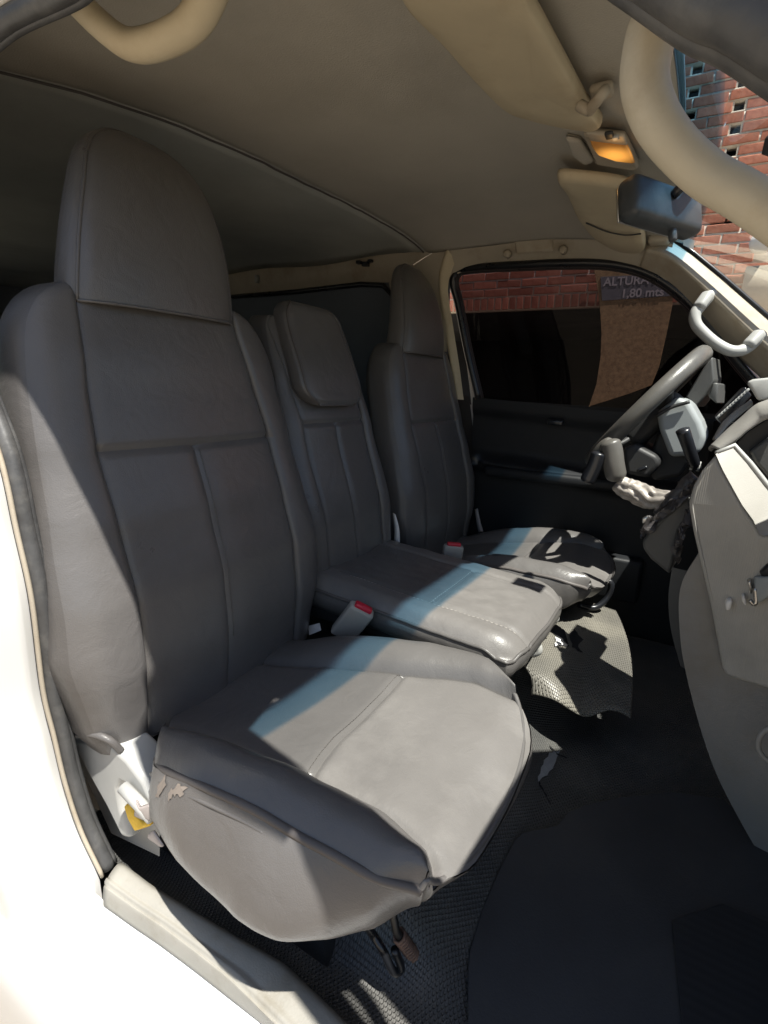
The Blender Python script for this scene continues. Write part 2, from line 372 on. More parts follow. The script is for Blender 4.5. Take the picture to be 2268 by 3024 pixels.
# cargo sides, tail, floor
cq = lambda x, z: (x, 0.33 + 0.03 * (z + 0.75) / 1.22, z)
mesh('cargo_side', [cq(-3.2, -0.75), cq(-0.86, -0.75), cq(-0.86, 0.47), cq(-3.2, 0.47), cq(-2.5, -0.1), cq(-1.35, -0.1), cq(-1.35, 0.32), cq(-2.5, 0.32)], [(0, 1, 5, 4), (1, 2, 6, 5), (2, 3, 7, 6), (3, 0, 4, 7)], 'cargo_dark', van, False)
mesh('cargo_window', [cq(-2.5, -0.1), cq(-1.35, -0.1), cq(-1.35, 0.32), cq(-2.5, 0.32)], [(0, 1, 2, 3)], 'cargo_fill_glass', van, False)  # unseen window added to let sky light brighten the cargo space
mesh('cargo_side', [(-3.2, 1.75, -0.75), (-0.74, 1.75, -0.75), (-0.74, 1.66, 0.40), (-3.2, 1.66, 0.40)], [(0, 1, 2, 3)], 'cargo_dark', van, False)
mesh('tail_wall', [(-3.2, 0.3, -0.75), (-3.2, 1.75, -0.75), (-3.2, 1.75, 0.5), (-3.2, 0.3, 0.5)], [(0, 1, 2, 3)], 'cargo_dark', van, False)
mesh('cargo_floor', [(-3.2, 0.3, -0.6), (-0.8, 0.3, -0.6), (-0.8, 1.75, -0.6), (-3.2, 1.75, -0.6)], [(0, 1, 2, 3)], 'cargo_dark', van, False)
# far cargo window rail and the dark recessed panel under it
ra = [(-1.763, 1.64, 0.444), (-1.368, 1.64, 0.443), (-1.031, 1.63, 0.44), (-0.741, 1.63, 0.446)]
rb = [(-1.79, 1.66, 0.346), (-1.385, 1.66, 0.35), (-1.126, 1.66, 0.356), (-0.971, 1.66, 0.351)]
o = ribbon('cargo_window_rail', ra, rb, 'beige_plastic', van, 6, (0, -0.012, 0)); 
jamb = ribbon('cargo_window_jamb', [(-0.741, 1.63, 0.446), (-0.755, 1.64, 0.292), (-0.745, 1.68, 0.06)], [(-0.971, 1.66, 0.351), (-0.949, 1.67, 0.245), (-0.949, 1.7, 0.058)], 'beige_plastic', van, 5, (0, -0.008, 0))
tube('rail_gap_shade', [(-1.785, 1.655, 0.34), (-1.381, 1.655, 0.342), (-1.083, 1.655, 0.351), (-0.99, 1.655, 0.342), (-0.951, 1.655, 0.304), (-0.938, 1.66, 0.213)], 0.009, 'black_gloss', van, 8)  # black tube painted in for the shadow gap under the rail
for p, s in (((-1.071, 1.622, 0.415), 0.011), ((-1.044, 1.622, 0.407), 0.014), ((-1.025, 1.622, 0.416), 0.009)):
    box('rail_hole', p, (s * 1.6, 0.02, s), 'black_gloss', van, 0.002)
box('rail_clip', (-1.56, 1.63, 0.394), (0.012, 0.02, 0.03), 'light_plastic', van, 0.004)
mesh('cargo_window', [(-1.851, 1.69, 0.354), (-0.978, 1.69, 0.349), (-0.936, 1.72, -0.285), (-1.927, 1.72, -0.39)], [(0, 1, 2, 3)], 'dark_plastic', van, False)

# far roof rail trim above the driver door, with a blanked handle recess and two caps
ra = [(-0.728, 1.615, 0.444), (-0.595, 1.615, 0.439), (-0.455, 1.615, 0.431), (-0.327, 1.615, 0.42), (-0.184, 1.615, 0.397), (-0.102, 1.615, 0.387)]
rb = [(-0.741, 1.66, 0.354), (-0.62, 1.66, 0.381), (-0.461, 1.66, 0.378), (-0.303, 1.66, 0.369), (-0.167, 1.66, 0.335), (-0.107, 1.66, 0.303)]
ribbon('roof_rail_trim', ra, rb, 'beige_plastic', van, 8, (0, -0.006, 0), k=10)
rc = [(-0.523, 1.625, 0.432), (-0.411, 1.625, 0.429), (-0.404, 1.632, 0.393), (-0.516, 1.632, 0.395)]
slab('handle_blank', rc, (0, -0.012, 0), 'beige_plastic', van, 0.007, 3)
for p in ((-0.541, 1.625, 0.397), (-0.379, 1.625, 0.394)):
    vs, fs = tube_data([Vector(p) + V(0, 0.006, 0), Vector(p) + V(0, -0.012, 0), Vector(p) + V(0, -0.014, 0)], lambda t: 0.011 - 0.006 * max(0, t - 0.5) * 2, 16)
    mesh('screw_cap', vs, fs, 'beige_plastic', van)
# far B pillar trim and white painted flange
ribbon('pillar_trim', [(-0.738, 1.62, 0.441), (-0.766, 1.63, 0.347), (-0.756, 1.65, 0.236), (-0.726, 1.67, 0.09), (-0.698, 1.69, -0.034)], [(-0.715, 1.64, 0.4), (-0.736, 1.64, 0.319), (-0.72, 1.66, 0.208), (-0.695, 1.68, 0.076), (-0.678, 1.7, -0.036)], 'beige_vinyl', van, 5, (-0.004, -0.012, 0))
ribbon('belt_loop', [(-0.762, 1.64, 0.221), (-0.761, 1.66, 0.12)], [(-0.739, 1.64, 0.22), (-0.734, 1.66, 0.12)], 'beige_plastic', van, 3)
ribbon('door_flange', [(-0.732, 1.7, 0.3), (-0.695, 1.72, 0.124), (-0.667, 1.745, -0.046), (-0.65, 1.75, -0.191), (-0.611, 1.75, -0.494)], [(-0.72, 1.7, 0.3), (-0.668, 1.72, 0.124), (-0.64, 1.745, -0.044), (-0.633, 1.75, -0.19), (-0.593, 1.75, -0.491)], 'white_paint', van, 2)
ribbon('pillar_lower', [(-0.773, 1.74, 0.03), (-0.72, 1.76, -0.198), (-0.667, 1.78, -0.621)], [(-0.669, 1.73, -0.03), (-0.64, 1.75, -0.223), (-0.591, 1.77, -0.603)], 'dark_plastic', van, 3)
# far windscreen pillar
pa = [(-0.163, 1.625, 0.402), (-0.095, 1.632, 0.386), (-0.003, 1.635, 0.312), (0.132, 1.635, 0.197), (0.282, 1.635, 0.069)]
pm = [(-0.163, 1.605, 0.371), (-0.105, 1.6, 0.347), (-0.017, 1.598, 0.273), (0.108, 1.598, 0.156), (0.263, 1.598, 0.021)]
pb = [(-0.18, 1.665, 0.339), (-0.107, 1.67, 0.3), (-0.031, 1.68, 0.23), (0.083, 1.69, 0.115), (0.258, 1.7, -0.037)]
def pil(u, v):
    i = u * 4; j = min(int(i), 3); t = i - j
    A_, M_, B_ = (Vector(q[j]).lerp(Vector(q[j + 1]), t) for q in (pa, pm, pb))
    return A_ * (1 - v) ** 2 * 1.0 + M_ * 2 * v * (1 - v) * 1.0 + B_ * v ** 2 + (M_ - (A_ + B_) / 2) * 0.0
pa, pm, pb = [[tuple(q) for q in spl(l_, 6)] for l_ in (pa, pm, pb)]
def pil(u, v):
    i = u * (len(pa) - 1); j = min(int(i), len(pa) - 2); t = i - j
    A_, M_, B_ = (Vector(q[j]).lerp(Vector(q[j + 1]), t) for q in (pa, pm, pb))
    return A_.lerp(M_, v / 0.4) if v < 0.4 else M_.lerp(B_, (v - 0.4) / 0.6)
grid('windscreen_pillar', pil, 40, 16, 'beige_plastic', van, thick=0.003)
tube('windscreen_seal', [(-0.105, 1.598, 0.392), (-0.05, 1.598, 0.351), (0.019, 1.598, 0.293), (0.128, 1.598, 0.197), (0.265, 1.598, 0.079)], 0.006, 'black_gloss', van, 8)
# windscreen: laminated glass with a graded sun band along the top
def screen(u, v):   # v 0 top .. 1 bottom
    y = 0.25 + u * 1.49; d = abs(y - CY) / 0.72
    tx = -0.083 - 0.05 * d ** 2.2; tz = 0.404 - 0.03 * d ** 4
    bx = 0.66 - 0.22 * d ** 2; bz = -0.09
    x = tx + (bx - tx) * v; z = tz + (bz - tz) * v + 0.05 * math.sin(math.pi * v)
    return (x, y, z)
TB = 0.084
grid('windscreen', lambda u, v: screen(u, TB + (1 - TB) * v), 24, 20, 'windscreen_glass', van)
grid('sun_band', lambda u, v: screen(u, TB * v), 24, 6, 'tint_glass', van)
# near windscreen pillar (body side), behind the door rubber
na = [(-0.30, 0.30, 0.345), (-0.16, 0.262, 0.245), (-0.03, 0.232, 0.155), (0.06, 0.215, 0.09), (0.25, 0.19, -0.08), (0.45, 0.17, -0.25)]
nb = [(-0.18, 0.30, 0.395), (-0.05, 0.27, 0.30), (0.04, 0.248, 0.22), (0.13, 0.225, 0.14), (0.32, 0.19, -0.03), (0.52, 0.16, -0.22)]
ribbon('windscreen_pillar', na, nb, 'white_paint', van, 6, (0.012, -0.004, 0.008), thick=0.004)
ribbon('pillar_shade_flange', [(-0.29, 0.297, 0.338), (-0.20, 0.272, 0.274), (-0.10, 0.248, 0.203), (-0.03, 0.232, 0.155)], [(-0.26, 0.205, 0.325), (-0.20, 0.187, 0.282), (-0.10, 0.19, 0.208), (-0.03, 0.20, 0.158)], 'white_paint', van, 4, (0, 0, 0.006), thick=0.003)  # unseen flange added outboard to shade the cushion bolster
slab('header_sun_block', [(-0.27, 0.23, 0.385), (-0.10, 0.235, 0.352), (-0.135, 0.40, 0.392), (-0.27, 0.40, 0.412)], (0.002, 0, 0.012), 'white_paint', van, 0.004)  # unseen plate added to block stray sun at the screen corner
# near roof rail
ribbon('roof_rail', [(-0.95, 0.335, 0.36), (-0.6, 0.335, 0.365), (-0.3, 0.305, 0.345), (-0.14, 0.275, 0.26)], [(-0.95, 0.25, 0.42), (-0.6, 0.25, 0.425), (-0.3, 0.25, 0.415), (-0.08, 0.27, 0.33)], 'white_paint', van, 4, (0, -0.01, 0.004), thick=0.004)
ribbon('roof_rail_trim', [(-0.95, 0.35, 0.375), (-0.6, 0.35, 0.375), (-0.3, 0.325, 0.355), (-0.19, 0.30, 0.30)], [(-0.95, 0.42, 0.445), (-0.6, 0.42, 0.445), (-0.3, 0.42, 0.425), (-0.13, 0.40, 0.385)], 'headliner', van, 6, (0, 0.012, -0.01), thick=0.004)
# door rubber: roof rail, windscreen pillar, rear pillar
seal_top = [(-0.84, 0.332, 0.27), (-0.78, 0.334, 0.32), (-0.657, 0.33, 0.338), (-0.523, 0.33, 0.334), (-0.45, 0.32, 0.34), (-0.115, 0.27, 0.229), (-0.06, 0.24, 0.169), (-0.035, 0.228, 0.143), (-0.015, 0.22, 0.123), (0.003, 0.214, 0.108), (0.06, 0.205, 0.055), (0.2, 0.19, -0.08)]
tube('door_seal', spl(seal_top, 8), 0.0095, 'rubber_seal', van, 14)
tube('seal_lip', [p + V(-0.003, 0.009, -0.004) for p in spl(seal_top, 8)], 0.005, 'rubber_seal', van, 10)
tube('body_edge', [p + V(0.002, -0.008, 0.016) for p in spl(seal_top, 8)], 0.010, 'white_paint', van, 10)
seal_rear = [(-0.84, 0.332, 0.28), (-0.79, 0.315, 0.13), (-0.745, 0.302, 0.0), (-0.696, 0.3, -0.098), (-0.682, 0.3, -0.183), (-0.673, 0.302, -0.272), (-0.685, 0.306, -0.402), (-0.686, 0.312, -0.477), (-0.686, 0.318, -0.557), (-0.677, 0.326, -0.639), (-0.651, 0.335, -0.714)]
sr = spl(seal_rear, 8)
tube('door_seal', sr, 0.0185, 'rubber_seal', van, 16, flat=0.62, up=(0, -1, 0))
tube('seal_groove', [p + V(0.006, -0.011, 0) for p in sr], 0.002, 'black_gloss', van, 6)
tube('seal_lip', [p + V(0.004, 0.008, 0) for p in sr], 0.0075, 'rubber_seal', van, 10)
tube('seal_flange', [p + V(0.012, -0.012, 0.0) for p in sr], 0.003, 'beige_plastic', van, 6)
# white rear pillar: wraps from the rubber out to the body side
sp = sr + [sr[-1] + V(0.004, 0.0, -0.05), sr[-1] + V(0.004, 0.0, -0.15), sr[-1] + V(0.004, 0.01, -0.28)]
def pillar(u, v):
    i = u * (len(sp) - 1); a = sp[int(i)].lerp(sp[min(int(i) + 1, len(sp) - 1)], i - int(i))
    prof = [(0.002, -0.012), (0.006, -0.024), (-0.004, -0.05), (-0.03, -0.085), (-0.07, -0.105), (-0.9, -0.115)]
    k = v * (len(prof) - 1); j = min(int(k), len(prof) - 2); t = k - j
    return a + V(prof[j][0] + (prof[j + 1][0] - prof[j][0]) * t, prof[j][1] + (prof[j + 1][1] - prof[j][1]) * t, 0)
grid('rear_pillar', pillar, 60, 16, 'white_paint', van)
# sill: scuff plate and painted step outside it
sin_ = [(-0.627, 0.341, -0.7), (-0.559, 0.342, -0.7), (-0.472, 0.349, -0.7), (-0.408, 0.355, -0.7), (-0.33, 0.364, -0.7), (-0.233, 0.354, -0.7), (-0.129, 0.334, -0.7)]
sri = [(-0.621, 0.315, -0.71), (-0.557, 0.318, -0.71), (-0.503, 0.322, -0.71), (-0.442, 0.324, -0.71), (-0.385, 0.325, -0.71), (-0.299, 0.32, -0.71), (-0.186, 0.304, -0.71)]
sou = [(-0.615, 0.308, -0.735), (-0.551, 0.312, -0.735), (-0.502, 0.316, -0.735), (-0.442, 0.319, -0.735), (-0.382, 0.321, -0.735), (-0.323, 0.323, -0.735), (-0.209, 0.305, -0.735)]
for l_, p_ in ((sin_, (0.30, 0.30, -0.70)), (sri, (0.30, 0.262, -0.71)), (sou, (0.30, 0.235, -0.735))): l_.append(p_)
def sillf(u, v):
    i = u * 7; j = min(int(i), 6); t = i - j
    A_ = Vector(sin_[j]).lerp(Vector(sin_[j + 1]), t); B_ = Vector(sri[j]).lerp(Vector(sri[j + 1]), t); C_ = Vector(sou[j]).lerp(Vector(sou[j + 1]), t)
    if v < 0.1: return A_ + V(0, 0.004, -0.02 * (1 - v / 0.1))
    if v < 0.55:
        k = (v - 0.1) / 0.45; return A_.lerp(B_, k) + V(0, 0, 0.003 * math.sin(math.pi * k) + 0.004 * (k > 0.8))
    if v < 0.6: return B_ + V(0, 0, -0.006)
    k = (v - 0.6) / 0.4; return B_.lerp(C_, k) + V(0, 0, 0.005 * math.sin(math.pi * k))
grid('scuff_plate', sillf, 40, 24, 'sill_plastic', van, thick=0.002)
def sillp(u, v):
    i = u * 7; j = min(int(i), 6); t = i - j
    C_ = Vector(sou[j]).lerp(Vector(sou[j + 1]), t)
    prof = [(0.004, -0.002), (-0.03, -0.012), (-0.07, -0.02), (-0.095, -0.035), (-0.105, -0.08), (-0.108, -0.2), (-0.08, -0.3)]
    k = v * (len(prof) - 1); a = min(int(k), len(prof) - 2); s = k - a
    ext = -0.9 * (1 - u / 0.02) if u < 0.02 else 0
    return C_ + V(ext, prof[a][0] + (prof[a + 1][0] - prof[a][0]) * s, prof[a][1] + (prof[a + 1][1] - prof[a][1]) * s)
grid('painted_sill', sillp, 101, 26, 'white_paint', van)

# floor pan, engine box under the seats, bulkhead
mesh('floor_pan', [(-0.8, 0.33, -0.765), (0.6, 0.25, -0.765), (0.6, 1.78, -0.765), (-0.8, 1.78, -0.765)], [(0, 1, 2, 3)], 'dark_plastic', van, False)
mesh('bulkhead', [(0.52, 0.22, -0.78), (0.52, 1.8, -0.78), (0.62, 1.8, -0.05), (0.62, 0.22, -0.05)], [(0, 1, 2, 3)], 'dark_plastic', van, False)
mesh('engine_box', [(-0.30, 0.42, -0.77), (-0.30, 1.72, -0.77), (-0.33, 1.72, -0.60), (-0.33, 0.42, -0.60), (-0.85, 0.42, -0.60), (-0.85, 1.72, -0.60), (-0.85, 0.42, -0.77)], [(0, 1, 2, 3), (3, 2, 5, 4), (0, 3, 4, 6)], 'dark_plastic', van, False)

# ------------------------------------------------------------------ driver door
door = thing('driver_door', 'driver door with shade-darkened trim and tinted window at the far side of the cab', 'door', (-0.25, 1.74, -0.75))
bl = [(-0.65, 1.715, -0.026), (-0.476, 1.715, -0.034), (-0.245, 1.715, -0.048), (-0.044, 1.715, -0.053), (0.226, 1.715, -0.057)]
def dpan(u, v):
    i = u * 4; j = min(int(i), 3); t = i - j
    top = Vector(bl[j]).lerp(Vector(bl[j + 1]), t)
    z = top.z + (-0.76 - top.z) * v
    y = 1.712 + 0.02 * min(1, v / 0.03) ** 0.5 * 0 + 0.03 * v
    h = top.z - z
    if h < 0.012: y -= 0.0 - 0.0
    # upper trim recess, armrest ledge, pocket
    led = math.exp(-((h - 0.215) / 0.022) ** 2); y -= 0.055 * led * min(1, max(0, (u - 0.02) / 0.05)) 
    y += 0.015 * (1 / (1 + math.exp(-(h - 0.05) / 0.006)))
    if h > 0.23: y -= 0.022
    return (top.x, y, z)
grid('door_panel', dpan, 40, 90, 'door_trim_shaded', door)
box('armrest', (-0.36, 1.695, -0.268), (0.42, 0.07, 0.035), 'door_trim_shaded', door, 0.012, 3)
box('door_pocket', (-0.30, 1.70, -0.56), (0.5, 0.06, 0.14), 'door_trim_shaded', door, 0.012, 3)
box('lock_lever', (-0.362, 1.7, -0.092), (0.05, 0.02, 0.018), 'black_gloss', door, 0.005)
wo = [(-0.63, 1.715, -0.031), (-0.679, 1.705, 0.123), (-0.717, 1.69, 0.269), (-0.734, 1.675, 0.332), (-0.725, 1.667, 0.365), (-0.689, 1.664, 0.377), (-0.546, 1.662, 0.374), (-0.38, 1.662, 0.368), (-0.253, 1.664, 0.356), (-0.155, 1.668, 0.326), (-0.069, 1.675, 0.269), (0.008, 1.685, 0.192), (0.099, 1.7, 0.087), (0.223, 1.715, -0.045)]
ws = spl(wo, 8)
tube('window_seal', ws, 0.0125, 'black_gloss', door, 10)
tube('window_channel', [p + V(0, 0.012, 0) for p in ws], 0.016, 'dark_plastic', door, 8)
gv = [p + V(0, 0.018, 0) for p in ws]
bm = bmesh.new(); bm.faces.new([bm.verts.new(p) for p in gv]); bmesh.ops.triangulate(bm, faces=bm.faces[:]); me = bpy.data.meshes.new('window_glass'); bm.to_mesh(me); bm.free()
link('window_glass', me, 'dark_glass', door, False)
mesh('door_skin', [(-0.78, 1.80, -0.05), (0.5, 1.80, -0.10), (0.5, 1.84, -0.9), (-0.78, 1.84, -0.9)], [(0, 1, 2, 3)], 'white_paint', door, False)

# ================================================================== SEATS
def cosp(a, b, n):  # cosine spacing, denser at both ends
    return [a + (b - a) * (0.5 - 0.5 * math.cos(math.pi * i / n)) for i in range(n + 1)]
def split_panels(name_of, rows, cols_wrap, panel_of, root):
    pass
def surf_panels(P, nr, nc, ids, root, wrap):
    """P rows x cols of points; ids(i,j) -> (key,name,material); one mesh per key"""
    sets = {}
    for i in range(nr - 1):
        for j in range(nc if wrap else nc - 1):
            k = (j + 1) % nc
            sets.setdefault(ids(i, j), []).append((i * nc + j, i * nc + k, (i + 1) * nc + k, (i + 1) * nc + j))
    out = {}
    for key, fs in sets.items():
        m = {}; vs = []; nf = []
        for f in fs:
            g_ = []
            for q in f:
                if q not in m: m[q] = len(vs); vs.append(P[q])
                g_.append(m[q])
            nf.append(tuple(g_))
        out[key] = mesh(key[1], vs, nf, key[2], root)
    return out
XF = [(-0.50, -0.602), (-0.40, -0.594), (-0.30, -0.602), (-0.20, -0.628), (-0.10, -0.658), (0.0, -0.682), (0.10, -0.704), (0.13, -0.709)]
XFM = [(-0.46, -0.612), (-0.3, -0.632), (-0.1, -0.690), (0.0, -0.722), (0.13, -0.765), (0.2, -0.785)]
def backrest(root, cy, lea, seams=True, hw0=0.235, zt=0.120, zb=-0.515, neck=0.118, zs=-0.10, dep0=0.135, ysmid=0.163, xft=XF, far=1.0):
    zl = sorted(set([round(z, 5) for z in cosp(zb, zb + 0.06, 6) + [zb + 0.06 + (zs - zb - 0.06) * i / 34 for i in range(35)][:-2] + cosp(zs - 0.02, zs, 5) + cosp(zs, zs + 0.02, 5) + [zs + 0.02 + (zt - zs - 0.02) * i / 16 for i in range(17)] + cosp(zt - 0.06, zt, 12)]))
    hwz = lambda z: lerp1([(zb, hw0 * 0.95), (zb + 0.03, hw0 * 1.01), (zb + 0.15, hw0 * 1.115), (zb + 0.22, hw0 * 1.10), (zs, hw0 * 1.02), (zs + 0.12, hw0 * 0.965)], z)
    P = []; nr = len(zl)
    s1 = lambda z: lerp1([(zb, ysmid), (-0.3, ysmid), (zs, ysmid - 0.002), (zt, neck + 0.004)], z)
    s0 = lambda z: lerp1([(zb, ysmid), (-0.3, ysmid), (zs, ysmid + 0.003), (zt, neck + 0.028 * hw0 / 0.235)], z)
    nb, nm = 12, 12; cs0 = -0.016 * hw0 / 0.235
    for z in zl:
        hw = hwz(z)
        t = (z - (zt - 0.13)) / 0.13
        if t > 0: nk = neck + 0.020 * hw0 / 0.235; hw = nk + (hw - nk) * (1 - min(1, t) ** 2.3) ** (1 / 2.0)
        dep = dep0 * lerp1([(zb, 0.72), (zb + 0.04, 0.95), (zb + 0.1, 1.0), (zt - 0.1, 0.9), (zt, 0.74)], z)
        ys = min(s1(z), hw * 0.9); yn_ = min(s0(z), hw * 0.93); n = 4.0; ye = hw * 0.972
        col = cosp(-ye, -yn_, nb)[:-1] + cosp(-yn_, cs0, nm)[:-1] + cosp(cs0, ys, nm)[:-1] + cosp(ys, ye, nb)
        xf = lerp1(xft, z); xc = xf - dep * 0.5 - 0.004
        bol = lerp1([(zb, 0.3), (-0.3, 0.62), (-0.1, 0.5), (0.02, 0.2), (zt, 0.0)], z)
        for y in col:
            d = dep * 0.5 * max(0, 1 - abs(y / hw) ** n) ** (1 / n)
            ay = abs(y); ysv = ys; ys = yn_ if y < 0 else ysv
            if ay > ys: q = (ay - ys) / max(1e-4, hw - ys); d += 0.012 * bol * math.sin(math.pi * min(1, q * 1.05)) ** 0.8
            else: d += 0.006 * math.cos(y / ys * math.pi / 2) - 0.004
            if seams:
                d -= (0.005 if z < 0 else 0.004) * math.exp(-((ay - ys) / 0.0034) ** 2)
                if ay < ys + 0.002: d -= 0.006 * math.exp(-((z - zs) / 0.005) ** 2)
                if z < zs: 
                    d -= 0.0045 * math.exp(-((y - cs0) / 0.004) ** 2) + 0.002 * math.exp(-((y - cs0 - 0.012) / 0.003) ** 2)
            ys = ysv; d += 0.0022 * fbm(y * 8 + cy * 7, z * 8, 3.1)
            P.append(V(xc + d, cy + y, z))
        ph = math.acos((0.972) ** (n / 2)); ns = 34
        for k in range(1, ns):
            a = ph - (2 * ph + (2 * math.pi - 4 * ph) + 0) * 0 - k / ns * (math.pi + 2 * ph) if False else ph - (k / ns) * (math.pi + 2 * ph)
            cc, ss = math.cos(a), math.sin(a)
            P.append(V(xc + dep * 0.5 * math.copysign(abs(ss) ** (2 / n), ss), cy + hw * math.copysign(abs(cc) ** (2 / n), cc), z))
    nc = len(P) // nr; c1, c2, c3, c4 = nb, nb + nm, nb + 2 * nm, 2 * nb + 2 * nm
    rs = zl.index(round(zs, 5))
    def ids(i, j):
        if j < c1: return (1, 'side_bolster', lea)
        if j < c3:
            if i >= rs: return (2, 'upper_panel', lea)
            return ((3, 'lower_panel', lea) if j < c2 else (4, 'lower_panel', lea))
        if j < c4: return (5, 'side_bolster', lea)
        return (6, 'back_cover', 'leather_grey')
    parts = surf_panels(P, nr, nc, ids, root, True)
    # close the top and the bottom
    for r_, nm_ in ((nr - 1, 'top_cover'), (0, 'under_cover')):
        ring = P[r_ * nc:(r_ + 1) * nc]; cen = sum(ring, V(0, 0, 0)) / nc + V(0, 0, 0.006 if r_ else -0.01)
        inner = [cen + (p - cen) * 0.6 + V(0, 0, 0.005 if r_ else -0.008) for p in ring]
        vs = ring + inner + [cen]; fs = [(k, (k + 1) % nc, nc + (k + 1) % nc, nc + k) for k in range(nc)] + [(nc + k, nc + (k + 1) % nc, 2 * nc) for k in range(nc)]
        mesh(nm_, vs, fs, 'leather_grey' if r_ == 0 else lea, root)
    col = lambda j: [P[i * nc + j] for i in range(nr)]
    return parts, col, P, nr, nc, zl, rs, (c1, c2, c3, c4)

def headrest(root, cy, lea, zb=0.095, zt=0.356, hwb=0.142, hwt=0.085, xo=0.0):
    nr = 44; P = []; n = 2.9; nb, nm = 8, 26
    for i in range(nr):
        t = i / (nr - 1); t = math.sin(t * math.pi / 2) if t > 0 else 0; z = zb + (zt - zb) * t
        w_ = hwb + 0.003 * math.sin(math.pi * min(1, t * 1.6)) - 0.038 * t ** 1.2
        w_ *= (max(0.0, 1 - t ** 7.5)) ** (1 / 2.3) * 1.0 if t < 1 else 0.0
        dep = (0.105 - 0.03 * t) * (max(0.0, 1 - t ** 5)) ** (1 / 2.2)
        w_ = max(w_, 0.003); dep = max(dep, 0.003)
        xf = -0.690 - 0.066 * t ** 1.2 + xo + 0.012 * math.sin(math.pi * t)
        xc = xf - 0.052 + 0.01 * t; cyt = cy - 0.014 + 0.034 * t ** 1.3
        ye = w_ * 0.93
        col = cosp(-ye, ye, nm)
        for y in col:
            d = dep * 0.5 * (1 - abs(y / w_) ** n) ** (1 / n) - 0.004 * math.exp(-((abs(y) - ye) / 0.004) ** 2)
            P.append(V(xc + d + 0.002 * fbm(y * 14, z * 12, cy), cyt + y, z))
        ph = math.acos(0.93 ** (n / 2)); ns = 26
        for k in range(1, ns):
            a = ph - (k / ns) * (math.pi + 2 * ph); cc, ss = math.cos(a), math.sin(a)
            P.append(V(xc + dep * 0.5 * math.copysign(abs(ss) ** (2 / n), ss), cyt + w_ * math.copysign(abs(cc) ** (2 / n), cc), z))
    nc = len(P) // nr
    h = bpy.data.objects.new('headrest', None)
    parts = surf_panels(P, nr, nc, lambda i, j: (1, 'headrest', lea) if j < nm else (2, 'headrest_gusset', lea), root, True)
    for j in (0, nm):
        tube('headrest_piping', [P[i * nc + j] for i in range(0, nr - 1)], 0.0026, lea, parts[(1, 'headrest', lea)], 6)
        stitches('stitching', [P[i * nc + j] + V(0.0035, 0.006 if j == 0 else -0.006, 0) for i in range(0, nr - 1)], 'stitch', parts[(1, 'headrest', lea)], 0.005, 0.004, 0.0005)
    # lower edge of the head panel overlapping the backrest
    tube('headrest_hem', [P[j] + V(0.0, 0, 0) for j in range(nm + 1)], 0.0022, lea, parts[(1, 'headrest', lea)], 6)

